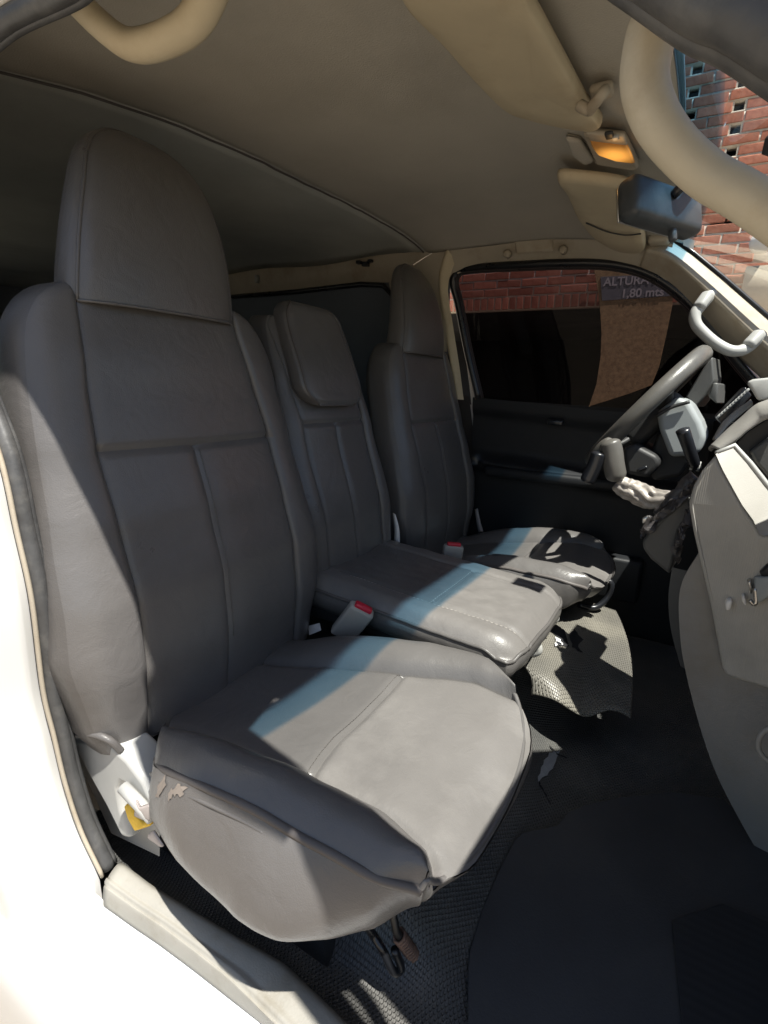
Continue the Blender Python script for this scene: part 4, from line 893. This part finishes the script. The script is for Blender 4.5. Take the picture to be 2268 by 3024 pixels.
slab('latch_bolt', [(0.095, 0.93, -0.315), (0.098, 0.93, -0.308), (0.104, 0.93, -0.308), (0.104, 0.93, -0.324), (0.098, 0.93, -0.327)], (0, 0.02, 0), 'white_plastic', dash, 0.003, 3)
slab('latch_bolt', [(0.113, 0.922, -0.297), (0.116, 0.922, -0.293), (0.121, 0.922, -0.306), (0.12, 0.922, -0.31), (0.115, 0.922, -0.304)], (0, 0.02, 0), 'white_plastic', dash, 0.002, 3)
slab('latch_bolt', [(0.116, 0.918, -0.27), (0.119, 0.918, -0.266), (0.123, 0.918, -0.277), (0.124, 0.918, -0.289), (0.121, 0.918, -0.286)], (0, 0.02, 0), 'metal', dash, 0.002, 3)
tube('latch_spring', spl([(0.123, 0.916, -0.297), (0.128, 0.916, -0.302), (0.131, 0.916, -0.298), (0.126, 0.916, -0.276)], 5), 0.003, 'metal', dash, 6)
# lower console side: curved kick panel running to the floor
ka = [(0.051, 0.995, -0.253), (0.033, 0.995, -0.325), (0.046, 0.99, -0.412), (0.067, 0.985, -0.482), (0.102, 0.975, -0.569), (0.138, 0.965, -0.641), (0.183, 0.955, -0.707), (0.237, 0.945, -0.777), (0.303, 0.935, -0.861)]
kb = [(0.133, 1.01, -0.241), (0.144, 1.01, -0.303), (0.195, 1.01, -0.377), (0.288, 1, -0.414), (0.322, 0.975, -0.479), (0.352, 0.95, -0.529), (0.386, 0.94, -0.585), (0.425, 0.94, -0.656), (0.472, 0.93, -0.734)]
ribbon('console_kick_panel', ka, kb, 'kick_plastic', dash, 14, (0.0, -0.012, 0))
ribbon('console_kick_edge', [Vector(p) + V(0.03, 0.06, 0) for p in ka], ka, 'kick_plastic', dash, 6, (-0.008, 0, 0))
kk = [(0.016, 1.08, -0.315), (0.019, 1.08, -0.376), (0.033, 1.08, -0.44), (0.06, 1.08, -0.511)]
ribbon('console_inner_panel', kk, [Vector(p) + V(0.06, -0.01, 0) for p in kk], 'radio_grey', dash, 5, (-0.008, 0, 0))
tube('panel_ring', spl([Vector((0.192, 0.9, -0.514)) + V(0.022 * math.cos(a), 0, 0.03 * math.sin(a)) for a in [k * math.pi / 8 for k in range(16)]], 3, True), 0.004, 'grey_plastic', dash, 8, True)
# shifter housing under the boot
hs = [(0.023, 1.08, -0.175), (-0.006, 1.08, -0.213), (-0.034, 1.08, -0.257), (-0.041, 1.08, -0.274), (-0.038, 1.08, -0.289), (-0.022, 1.08, -0.307), (0.014, 1.08, -0.331), (0.017, 1.08, -0.305), (0.017, 1.08, -0.243), (0.033, 1.08, -0.205)]
slab('shifter_housing', hs, (0.012, 0.12, 0), 'radio_grey', dash, 0.006, 3)
ca = spl([(0.028, 1.05, -0.181), (0.019, 1.05, -0.215), (0.014, 1.05, -0.244), (0.013, 1.06, -0.281)], 8); cb = spl([(0.036, 1.03, -0.199), (0.027, 1.03, -0.228), (0.023, 1.03, -0.261), (0.022, 1.04, -0.298)], 8)
def crump(u, v):
    i = min(int(u * (len(ca) - 1) + 0.5), len(ca) - 1); p = ca[i].lerp(cb[i], v)
    return p + V(fbm(u * 7, v * 4, 1), fbm(u * 7, v * 4, 5), fbm(u * 7, v * 4, 9)) * 0.012
grid('torn_gaiter', crump, len(ca), 12, 'boot_dark', dash, smooth=False)
ca = spl([(-0.048, 1.07, -0.248), (-0.033, 1.07, -0.225), (-0.009, 1.07, -0.19), (0.014, 1.07, -0.159), (0.025, 1.07, -0.139)], 8); cb = [p + V(0.006, -0.004, -0.018) for p in ca]
grid('torn_gaiter', crump, len(ca), 12, 'boot_dark', dash, smooth=False)
# instrument hood, dash top, vents
ribbon('hood_blade', [(0.045, 1.12, -0.074), (0.056, 1.14, -0.044), (0.073, 1.16, -0.022), (0.095, 1.18, -0.001)], [(0.048, 1.1, -0.073), (0.063, 1.12, -0.047), (0.079, 1.14, -0.028), (0.097, 1.16, -0.009)], 'grey_plastic', dash, 4, (0.0, -0.003, 0.002), thick=0.004)
ribbon('hood_gap_shade', [(0.049, 1.1, -0.079), (0.064, 1.12, -0.051), (0.081, 1.14, -0.03), (0.102, 1.16, -0.01)], [(0.055, 1.1, -0.081), (0.073, 1.12, -0.056), (0.089, 1.14, -0.036), (0.108, 1.16, -0.018)], 'black_gloss', dash, 3)  # black strip, its colour standing in for shade in the hood gap
ribbon('cluster_bezel', [(0.041, 1.06, -0.089), (0.06, 1.06, -0.056), (0.078, 1.06, -0.032), (0.092, 1.05, -0.011), (0.106, 1.04, -0.001), (0.146, 1.02, 0.017)], [(0.052, 1, -0.082), (0.07, 1, -0.065), (0.083, 1, -0.048), (0.098, 1, -0.033), (0.108, 0.995, -0.026), (0.145, 0.98, -0.005)], 'grey_plastic', dash, 8, (-0.006, -0.006, 0.006), thick=0.005, k=8)
tube('bezel_line', spl([(0.05, 1.012, -0.079), (0.069, 1.012, -0.059), (0.084, 1.012, -0.04), (0.097, 1.01, -0.023), (0.111, 1, -0.014)], 6), 0.0018, 'dark_plastic', dash, 6)
slab('dash_top_pad', [(0.073, 1.05, 0.028), (0.081, 1.05, 0.033), (0.101, 1.05, 0.036), (0.146, 1.05, 0.043), (0.152, 1.05, 0.008), (0.107, 1.05, 0.002), (0.094, 1.05, -0.001), (0.083, 1.05, 0.015)], (0.01, 0.12, 0.0), 'light_plastic', dash, 0.004, 3)
slab('vent_body', [(0.053, 1.4, -0.042), (0.097, 1.4, 0.028), (0.112, 1.4, 0.01), (0.07, 1.4, -0.061)], (0, 0.1, 0), 'black_gloss', dash, 0.003)
for i in range(11):
    p = Vector((0.058, 1.392, -0.038)).lerp(Vector((0.101, 1.392, 0.019)), i / 10)
    box('vent_slat', p, (0.005, 0.006, 0.011), 'light_plastic', dash, 0.001, 1, rot=(0, 32, 0))
slab('cluster_side', [(-0.015, 1.52, 0.002), (0.012, 1.52, 0.072), (0.027, 1.52, 0.099), (0.04, 1.52, 0.043), (0.028, 1.52, 0.007), (0.011, 1.52, -0.024)], (0.02, 0.1, 0), 'radio_grey', dash, 0.004)
slab('cluster_side', [(0.033, 1.5, 0.004), (0.037, 1.5, 0.037), (0.049, 1.5, 0.037), (0.054, 1.5, -0.013)], (0.02, 0.1, 0), 'radio_grey', dash, 0.004)
mesh('dash_body', [(0.25, 1.04, -0.40), (0.08, 1.70, -0.40), (0.06, 1.72, -0.06), (0.24, 0.99, -0.05), (0.62, 1.72, -0.07), (0.62, 0.28, -0.07), (0.085, 0.28, 0.05), (0.26, 0.28, -0.36), (0.125, 0.78, 0.045), (0.30, 0.90, -0.42), (0.5, 0.28, -0.5), (0.5, 1.72, -0.5)],
     [(0, 1, 2, 3), (3, 2, 4, 5, 6, 8), (6, 7, 9, 8), (7, 10, 11, 1, 0, 9)], 'dark_plastic', dash, False)

# steering wheel and column
WC = V(-0.097, 1.462, -0.034); wt = V(0.61, 0, 0.79).normalized(); wy = V(0, 1, 0); wn_ = wt.cross(wy)
wheel = thing('steering_wheel', 'worn grey steering wheel rim seen edge on in front of the driver seat', 'steering wheel', WC)
rim = [WC + (wt * math.cos(a) + wy * math.sin(a)) * 0.170 for a in [2 * math.pi * k / 56 for k in range(56)]]
tube('rim', rim, 0.0198, 'wheel_rim', wheel, 14, True)
nrm = wt.cross(wy).normalized()
if nrm.x < 0: nrm = -nrm
hubp = WC + nrm * 0.035
for a in (0.9, math.pi - 0.9, math.pi + 0.5, -0.5):
    e = WC + (wt * -math.sin(a) * 1 + wy * math.cos(a)) * 0.162
    tube('spoke', spl([hubp + (e - hubp) * 0.2, hubp.lerp(e, 0.65) + nrm * 0.008, e], 4), lambda t: 0.016 - 0.005 * t, 'dark_plastic', wheel, 8, flat=0.6)
hx, hy, hz = wt, wy, wt.cross(wy)
box('hub_pad', hubp, (0.15, 0.14, 0.05), 'dark_plastic', wheel, 0.018, 4, Matrix((hx, hy, hz)).transposed())
colm = thing('steering_column', 'pale grey steering column shroud with black stalk under the wheel rim', 'steering column', WC + V(0.1, 0, -0.1))
sh = [(-0.067, 1.36, -0.037), (-0.03, 1.36, 0.002), (-0.003, 1.36, -0.009), (0.026, 1.36, -0.052), (0.041, 1.36, -0.085), (0.034, 1.36, -0.12), (0.014, 1.36, -0.13), (-0.024, 1.36, -0.136), (-0.054, 1.36, -0.077)]
slab('upper_shroud', sh, (0.01, 0.16, 0), 'shroud', colm, 0.012, 4)
tube('shroud_split', spl([(-0.064, 1.352, -0.043), (-0.037, 1.352, -0.023), (-0.003, 1.352, -0.009)], 5), 0.004, 'dark_plastic', colm, 8)
lsd = [(-0.124, 1.34, -0.122), (-0.099, 1.34, -0.111), (-0.049, 1.34, -0.134), (-0.039, 1.34, -0.151), (-0.06, 1.34, -0.188), (-0.109, 1.34, -0.183)]
slab('lower_shroud', lsd, (0.01, 0.18, 0), 'dark_plastic', colm, 0.01, 3)
box('key_slot', (-0.075, 1.338, -0.166), (0.022, 0.01, 0.008), 'black_gloss', colm, 0.003, 2, rot=(0, -30, 0))
mid_ = [(-0.056, 1.4, -0.079), (0.026, 1.4, -0.138), (0.005, 1.4, -0.184), (-0.052, 1.4, -0.202), (-0.07, 1.4, -0.147)]
slab('column_tube', mid_, (0.0, 0.1, 0), 'dark_plastic', colm, 0.01, 3)
tube('stalk', spl([(-0.007, 1.25, -0.066), (0.007, 1.26, -0.096), (0.026, 1.28, -0.138), (0.031, 1.3, -0.147)], 5), lambda t: 0.0135 - 0.003 * t, 'black_gloss', colm, 12)
tube('stalk_collar', [(0.019, 1.285, -0.141), (0.037, 1.285, -0.143)], 0.011, 'light_plastic', colm, 10)

gear = thing('gear_lever', 'grey gear lever knob on a crumpled silver gaiter below the steering wheel', 'gear lever', (-0.005, 1.13, -0.195))
def capsule(name, pts, r, m, parent, n=18, dome=0.16):
    P = spl(pts, 14); 
    return tube(name, P, lambda t: max(0.001, r * math.sqrt(max(0, 1 - (1 - min(t, 1 - t) / dome) ** 2)) if min(t, 1 - t) < dome else r), m, parent, n)
capsule('knob', [(-0.133, 1.13, -0.088), (-0.124, 1.13, -0.109), (-0.116, 1.13, -0.139), (-0.106, 1.135, -0.172)], 0.0205, 'wheel_rim', gear, 20, 0.17)
capsule('knob_shoulder', [(-0.122, 1.135, -0.096), (-0.136, 1.14, -0.104), (-0.147, 1.145, -0.121), (-0.15, 1.15, -0.135)], 0.0165, 'wheel_rim', gear, 16, 0.2)
capsule('knob_thumb_grip', [(-0.145, 1.12, -0.113), (-0.151, 1.12, -0.142), (-0.163, 1.12, -0.181)], 0.0150, 'black_gloss', gear, 14, 0.1)
bs = spl([(-0.107, 1.145, -0.174), (-0.088, 1.145, -0.185), (-0.061, 1.14, -0.193), (-0.032, 1.13, -0.198), (-0.006, 1.12, -0.192)], 10)
k_ = len(bs); NG = 40; vs, fs = tube_data(bs, 1.0, NG); v2 = []
for i in range(k_):
    t = i / (k_ - 1); r0 = 0.010 + 0.011 * math.sin(math.pi * min(1, t * 0.75 + 0.12))
    for j in range(NG):
        an = 2 * math.pi * j / NG; f_ = abs(math.sin(an * 3.5 + 1.6 * math.sin(t * 5) + 0.8 * fbm(t * 6, j * 0.05))) 
        v2.append(bs[i] + (vs[i * NG + j] - bs[i]) * r0 * (0.70 + 0.42 * f_ ** 0.5 + 0.16 * fbm(t * 9, math.cos(an) * 3, math.sin(an) * 3)))
vs = v2
mesh('gaiter', vs, fs, 'boot_silver', gear)
vs, fs = tube_data(spl([(-0.014, 1.11, -0.226), (-0.004, 1.11, -0.199), (0.014, 1.11, -0.164), (0.026, 1.11, -0.143)], 8), lambda t: 0.014, 14)
vs = [v + V(fbm(v.x * 90, v.y * 60, v.z * 90), 0, fbm(v.x * 90, v.y * 60 + 9, v.z * 90)) * 0.008 for v in vs]
mesh('gaiter_collar', vs, fs, 'boot_dark', gear)
gl = slab('gaiter_clip', [(-0.048, 1.075, -0.229), (-0.038, 1.075, -0.221), (-0.033, 1.075, -0.233), (-0.045, 1.075, -0.239)], (0, 0.01, 0), 'metal', gear, 0.002)

# ================================================================== FLOOR COVERINGS
def uvxy(p, u, v): return (p.x, p.y)
fm = thing('rubber_floor_mat', 'studded black rubber floor covering in front of and under the seats', 'floor mat', (-0.1, 0.9, -0.755))
def floor_z(x, y):
    z = -0.752; k = min(1, max(0, (y - 0.425) / 0.09)); k = k * k * (3 - 2 * k)
    if x < -0.13: z += 0.14 * k * min(1, (-0.13 - x) / 0.17) ** 1.25
    if y < 0.40: z += 0.030 * ((0.40 - y) / 0.05) ** 1.5
    return z + 0.003 * fbm(x * 6, y * 6, 4)
def fl_(u, v):
    x = -0.80 + u * 1.32; y = 0.352 + v * 1.36
    return (x, y, floor_z(x, y))
def uvlen(p, u, v): return (p.x - max(0, -0.13 - p.x) * 0.3, p.y)
grid('studded_sheet', fl_, 130, 150, 'studded_mat', fm, uv=uvlen)
# raised flap over the engine hump in front of the centre seat
ea = [(-0.257, 1.015, -0.56), (-0.232, 1.151, -0.56), (-0.214, 1.319, -0.56), (-0.177, 1.453, -0.57), (-0.093, 1.464, -0.58)]
eb = [(-0.199, 1.003, -0.625), (-0.139, 1.005, -0.635), (-0.096, 1.027, -0.64), (-0.054, 1.048, -0.64), (-0.009, 1.057, -0.645)]
def hump(u, v):
    a = spl(ea, 12); b = spl(eb, 12); i = u * (len(a) - 1); j = min(int(i), len(a) - 2); t = i - j
    p = a[j].lerp(a[j + 1], t); q = b[j].lerp(b[j + 1], t)
    r_ = p.lerp(q, v) + V(0.02, 0, 0.02) * math.sin(math.pi * v) * 0.8
    return r_ + V(0, 0, 0.005 * fbm(u * 4, v * 3, 7) + 0.012 * v ** 3 * math.sin(u * 9))
grid('hump_flap', hump, 48, 30, 'studded_mat_flap', fm, thick=0.004, uv=lambda p, u, v: (p.x * 0.9 + u * 0.02, p.y))
lm = thing('loose_mat', 'smooth dark loose foot mat with rounded corner lying on the studded floor', 'floor mat', (0.1, 0.7, -0.748))
mo = [(-0.105, 0.419, -0.744), (-0.121, 0.461, -0.744), (-0.14, 0.509, -0.744), (-0.147, 0.534, -0.744), (-0.152, 0.595, -0.744), (-0.151, 0.665, -0.744), (-0.146, 0.738, -0.744), (-0.139, 0.761, -0.744), (-0.118, 0.782, -0.744), (-0.091, 0.809, -0.744), (-0.081, 0.849, -0.744), (-0.057, 0.885, -0.744), (-0.009, 0.935, -0.744), (0.081, 1.011, -0.744), (0.166, 1.045, -0.744)]
mo = mo + [V(0.34, 0.90, -0.744), V(0.42, 0.6, -0.744), V(0.35, 0.36, -0.744), V(0.1, 0.38, -0.744)]
mo = [Vector(p) for p in mo]
slab('mat_sheet', mo, (0, 0, 0.005), 'smooth_mat', lm, 0.0015, 1)
rp = [(0.089, 0.724, -0.737), (0.154, 0.793, -0.737), (0.233, 0.798, -0.737), (0.256, 0.637, -0.737), (0.108, 0.546, -0.737)]
slab('ribbed_heel_pad', rp, (0, 0, 0.003), 'ribbed_rubber', lm, 0.001, 1)
# tears in the rubber: pale backing showing and dark splits
def patch(name, pts, m, parent, lift=0.004):
    vs = [Vector(p) + V(0, 0, lift) for p in pts]; return mesh(name, vs, [tuple(range(len(vs)))], m, parent, False)

# mechanism at the near front corner of the passenger seat
mech = thing('seat_slide_lever', 'rusty spring and black slide lever under the near front corner of the passenger seat', 'seat lever', (-0.215, 0.452, -0.7))
tube('lever_bar', spl([(-0.243, 0.392, -0.58), (-0.238, 0.418, -0.64), (-0.221, 0.42, -0.66), (-0.207, 0.425, -0.69), (-0.201, 0.433, -0.69), (-0.209, 0.428, -0.66)], 6), 0.005, 'black_gloss', mech, 10)
c0 = Vector((-0.206, 0.432, -0.64)); c1 = Vector((-0.193, 0.448, -0.68)); ax = (c1 - c0); x_, y_, z_ = frame_of(ax)
tube('coil_spring', [c0 + ax * (k / 60) + (x_ * math.cos(k * 0.9) + y_ * math.sin(k * 0.9)) * 0.0075 for k in range(61)], 0.002, 'rust', mech, 6)
tube('spring_rod', [c0 + V(-0.05, 0.03, 0.10), c0 - ax * 0.2, c1 + ax * 0.15], 0.005, 'metal_dark', mech, 8)
# foot of the driver seat
tube('seat_foot', spl([(-0.169, 1.42, -0.495), (-0.114, 1.42, -0.484), (-0.115, 1.42, -0.529), (-0.14, 1.4, -0.558), (-0.179, 1.38, -0.552)], 5), 0.008, 'black_gloss', dseat, 8)

# ================================================================== STREET SIDE: brick building
FY = 5.0
bld = thing('brick_building', 'red brick building with a dark garage opening beyond the far window', 'building', (-1, 5.1, -1.2))
def wall_box(name, x0, x1, z0, z1, y0, m, d=0.12):
    return box(name, ((x0 + x1) / 2, y0 + d / 2, (z0 + z1) / 2), (x1 - x0, d, z1 - z0), m, bld, 0)
LZ = 0.74      # underside of the lintel
wall_box('side_wall', -5.5, -2.6, LZ, 1.31, FY + 0.002, 'brick_courses')
wall_box('side_wall', -5.5, -0.96, 1.312, 3.04, FY + 0.002, 'brick_courses')
wall_box('side_wall', 0.96, 4.5, -1.2, 3.04, FY + 0.002, 'brick_courses')
wall_box('mortar_wall', -2.598, -0.18, LZ, 1.31, FY + 0.006, 'mortar')
BM = None
def brick_mesh(w_, h, d):
    bm = bmesh.new(); bmesh.ops.create_cube(bm, size=1)
    for v in bm.verts: v.co = Vector((v.co.x * w_, v.co.y * d, v.co.z * h))
    bmesh.ops.bevel(bm, geom=bm.edges[:], offset=0.004, segments=1, affect='EDGES')
    for v in bm.verts: v.co += Vector((random.uniform(-1, 1), random.uniform(-0.4, 0.4), random.uniform(-1, 1))) * 0.003
    me = bpy.data.meshes.new('brick'); bm.to_mesh(me); bm.free(); me.materials.append(MATS['brick']); return me
def add_brick(me, x, z, y=FY, rz=0):
    o = bpy.data.objects.new('brick', me); COL.objects.link(o); o.parent = bld
    o.location = V(x, y + 0.05 + random.uniform(-0.004, 0.004), z) - bld.location; o.rotation_euler = (random.uniform(-.01, .01), rz + random.uniform(-.008, .008), random.uniform(-.01, .01)); return o
BW, BH, JW = 0.222, 0.062, 0.012
bA = [brick_mesh(BW, BH, 0.1) for _ in range(5)]; bS = [brick_mesh(0.058, 0.105, 0.1) for _ in range(4)]; bHf = [brick_mesh(0.105, BH, 0.1) for _ in range(3)]
# soldier course over the opening
x = -2.35
while x < 0.35:
    add_brick(random.choice(bS), x, LZ + 0.055); x += 0.070
z = LZ + 0.118 + BH / 2 + 0.004; row = 0
while z < LZ + 0.118 + 0.074 * 6:
    x = -2.45 + (0.117 if row % 2 else 0)
    while x < 0.3:
        add_brick(random.choice(bA), x, z); x += BW + JW
    z += BH + JW; row += 1
# pierced brick screen higher up, seen through the windscreen
zt = z; row = 0
wall_box('mortar_wall', -0.16, 0.9, LZ, zt + 0.02, FY + 0.006, 'mortar')
while z < 3.0:
    h0 = z - BH / 2 - JW
    if row % 2 or z < 1.38:
        x = -0.80 + (0.117 if row % 4 > 1 else 0)
        while x < 0.80: add_brick(random.choice(bA), x, z); x += BW + JW
        wall_box('mortar_bed', -0.95, 0.95, h0, h0 + BH + JW - 0.0005, FY + 0.006, 'mortar', 0.08)
    else:
        x = -0.80; bits = []
        wall_box('mortar_bed', -0.95, 0.95, h0, h0 + JW, FY + 0.006, 'mortar', 0.03)
        while x < 0.80:
            add_brick(random.choice(bA), x, z); a0, a1 = x - BW / 2 - JW, x + BW / 2 + JW; z0, z1 = h0 + JW + 0.0005, h0 + JW + BH; y0, y1 = FY + 0.006, FY + 0.04
            bits.append(([V(a0, y0, z0), V(a1, y0, z0), V(a1, y1, z0), V(a0, y1, z0), V(a0, y0, z1), V(a1, y0, z1), V(a1, y1, z1), V(a0, y1, z1)], [(0, 1, 5, 4), (1, 2, 6, 5), (2, 3, 7, 6), (3, 0, 4, 7), (4, 5, 6, 7), (3, 2, 1, 0)]))
            x += BW + 2 * JW + 0.064
        multi('mortar_bed', bits, 'mortar', bld, False)
    z += BH + JW; row += 1
TOPZ = z
wall_box('screen_backing', -0.9, 0.95, zt - 0.02, TOPZ, FY + 0.25, 'dark_void')
# garage interior, its shade put into a near black colour
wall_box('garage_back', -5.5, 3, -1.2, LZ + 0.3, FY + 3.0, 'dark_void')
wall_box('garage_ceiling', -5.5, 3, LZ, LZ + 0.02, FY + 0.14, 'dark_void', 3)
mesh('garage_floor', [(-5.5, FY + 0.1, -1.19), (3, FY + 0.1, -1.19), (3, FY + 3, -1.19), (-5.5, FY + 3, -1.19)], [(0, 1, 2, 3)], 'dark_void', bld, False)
wall_box('pale_block', 0.2, 1.6, 0.60, 0.95, FY - 0.15, 'pale_cream', 0.2)  # pale block built for the pale streak beyond the windscreen

def text(body, name, loc, size, m, parent):
    cu = bpy.data.curves.new(name, 'FONT'); cu.body = body; cu.size = size; cu.extrude = 0.001; cu.align_x = 'LEFT'
    cu.offset = size * 0.02
    o = bpy.data.objects.new(name, cu); COL.objects.link(o); o.data.materials.append(MATS[m])
    o.rotation_euler = (R(90), 0, 0)
    bpy.context.view_layer.update(); me = bpy.data.meshes.new_from_object(o.evaluated_get(bpy.context.evaluated_depsgraph_get())); bpy.data.objects.remove(o)
    q = bpy.data.objects.new(name, me); COL.objects.link(q); q.rotation_euler = (R(90), 0, 0); q.parent = parent; q.location = Vector(loc) - parent.location; return q
sg = thing('height_sign', 'grey height limit sign lettered ALTURA and 1,80 mts behind the driver window', 'sign', (-0.542, 4.88, 0.856))
slab('sign_board', [(-0.819, 4.922, 0.959), (-0.227, 4.922, 0.947), (-0.202, 4.922, 0.782), (-0.783, 4.922, 0.768)], (0, 0.006, 0), 'sign_grey', sg, 0.002, 1)
text('ALTURA MAX', 'sign_lettering', (-0.787, 4.918, 0.884), 0.092, 'sign_text', sg)
text('1,80 mts', 'sign_lettering', (-0.641, 4.918, 0.786), 0.092, 'sign_text', sg)
tan = tag(slab('tan_reflection', [(-0.879, 4.93, 1.019), (-0.824, 4.93, 0.844), (-0.781, 4.93, 0.658), (-0.754, 4.93, 0.507), (-0.737, 4.93, 0.317), (-0.741, 4.93, 0.084), (-0.779, 4.93, -0.109), (-0.64, 4.93, -0.055), (-0.465, 4.93, 0.015), (-0.306, 4.93, 0.089), (-0.273, 4.93, 0.246), (-0.257, 4.93, 0.499), (-0.249, 4.93, 0.71), (-0.261, 4.93, 0.917), (-0.34, 4.93, 1.058), (-0.827, 4.93, 1.097)], (0, 0.01, 0), 'tan_reflection', None, 0.002, 1), 'brown speckled sheet with wavy edges imitating a window reflection below the height sign', 'sheet')  # sheet built to imitate a reflection in the driver window
lampw = thing('wall_lamp', 'small white round fitting on the brick wall at the right edge', 'lamp', (0.243, 4.5, 1.024))
vs, fs = tube_data([V(*(0.267, 4.95, 1.126)), V(*(0.259, 4.8, 1.092)), V(*(0.258, 4.78, 1.087))], lambda t: 0.075 - 0.02 * (t > 0.9), 16); mesh('lamp_body', vs, fs, 'white_plastic', lampw)

# ------------------------------------------------------------------ wear: flaked vinyl, torn rubber
from mathutils.bvhtree import BVHTree
def drape(tree, pts, d, lift, back=0.15):
    out = []
    d = Vector(d).normalized()
    for p in pts:
        p = Vector(p); h = tree.ray_cast(p - d * back, d)
        out.append((h[0] if h[0] is not None else p) - d * lift)
    return out
tS = BVHTree.FromPolygons(*SKIRTS[0])
def ragged(pts, n=4, amp=0.0025):
    P = [Vector(p) for p in pts]; out = []
    for a, b in zip(P, P[1:] + P[:1]):
        for k in range(n): out.append(a.lerp(b, k / n) + V(random.uniform(-1, 1), 0, random.uniform(-1, 1)) * amp)
    return out
for pts in ([(-0.493, 0.33, -0.485), (-0.479, 0.33, -0.466), (-0.473, 0.33, -0.475), (-0.483, 0.33, -0.491), (-0.491, 0.33, -0.499)], [(-0.461, 0.33, -0.475), (-0.45, 0.33, -0.46), (-0.432, 0.33, -0.454), (-0.436, 0.33, -0.466), (-0.449, 0.33, -0.471), (-0.46, 0.33, -0.485)]):
    vs = drape(tS, ragged(pts), (0, 1, 0), 0.0012)
    mesh('flaked_patch', vs, [tuple(range(len(vs)))], 'backing', pseat, False)
fv = [Vector(fl_(i / 59, j / 79)) for i in range(60) for j in range(80)]
tF = BVHTree.FromPolygons(fv, grid_faces(60, 80))
hv = [Vector(hump(i / 39, j / 29)) for i in range(40) for j in range(30)]
tH = BVHTree.FromPolygons(hv, grid_faces(40, 30))
def torn(name, tree, pts, m, lift=0.003):
    P = [Vector(p) for p in pts]; q = []
    for a, b in zip(P, P[1:] + P[:1]):
        for k in range(4): q.append(a.lerp(b, k / 4) + V(random.uniform(-1, 1), random.uniform(-1, 1), 0) * 0.0025)
    vs = drape(tree, q, (0, 0, -1), lift); return mesh(name, vs, [tuple(range(len(vs)))], m, fm, False)
torn('torn_backing', tF, [(-0.147, 0.897, -0.7), (-0.15, 0.955, -0.7), (-0.145, 0.992, -0.7), (-0.131, 1.027, -0.71), (-0.128, 0.987, -0.71), (-0.137, 0.933, -0.71)], 'torn_grey')
torn('split', tF, [(-0.146, 0.905, -0.71), (-0.139, 0.89, -0.71), (-0.124, 0.88, -0.71), (-0.113, 0.862, -0.71), (-0.122, 0.878, -0.71), (-0.138, 0.896, -0.71)], 'dark_void')
torn('split', tF, [(-0.15, 1.013, -0.7), (-0.132, 1.011, -0.7), (-0.112, 1.01, -0.7), (-0.131, 1.004, -0.7)], 'dark_void')
torn('tear_hole', tH, [(-0.207, 1.191, -0.57), (-0.206, 1.234, -0.57), (-0.183, 1.22, -0.57), (-0.161, 1.163, -0.57), (-0.171, 1.145, -0.57), (-0.188, 1.171, -0.57)], 'dark_void', 0.004)
torn('tear_hole', tH, [(-0.171, 1.216, -0.57), (-0.164, 1.25, -0.57), (-0.137, 1.228, -0.57), (-0.143, 1.191, -0.57), (-0.128, 1.179, -0.57), (-0.154, 1.172, -0.57)], 'dark_void', 0.004)
torn('torn_backing', tH, [(-0.193, 1.167, -0.57), (-0.18, 1.165, -0.57), (-0.172, 1.149, -0.57), (-0.182, 1.127, -0.57)], 'white_plastic', 0.007)
# square tag stuck high on the windscreen
tg = [Vector(screen(0.448, 0.165)), Vector(screen(0.482, 0.165)), Vector(screen(0.482, 0.24)), Vector(screen(0.448, 0.24))]
slab('toll_tag', [p + V(-0.004, 0, -0.006) for p in tg], (-0.004, 0, -0.006), 'dark_plastic', van, 0.001, 1)

# paper tag and belt webbing showing between the seats
tag_ = mesh('paper_label', [(-0.632, 0.79, -0.502), (-0.6, 0.79, -0.486), (-0.588, 0.78, -0.495), (-0.619, 0.78, -0.515)], [(0, 1, 2, 3)], 'white_plastic', pseat, False)
ribbon('belt_webbing', [(-0.643, 1.165, -0.328), (-0.636, 1.165, -0.369), (-0.635, 1.165, -0.407)], [(-0.635, 1.165, -0.332), (-0.622, 1.165, -0.369), (-0.618, 1.165, -0.407)], 'white_plastic', dseat, 2, thick=0.002)
ribbon('belt_webbing', [(-0.606, 1.7, -0.414), (-0.595, 1.7, -0.463), (-0.585, 1.7, -0.496)], [(-0.596, 1.7, -0.409), (-0.581, 1.7, -0.457), (-0.568, 1.7, -0.489)], 'scrap_vinyl', dseat, 2, thick=0.002)
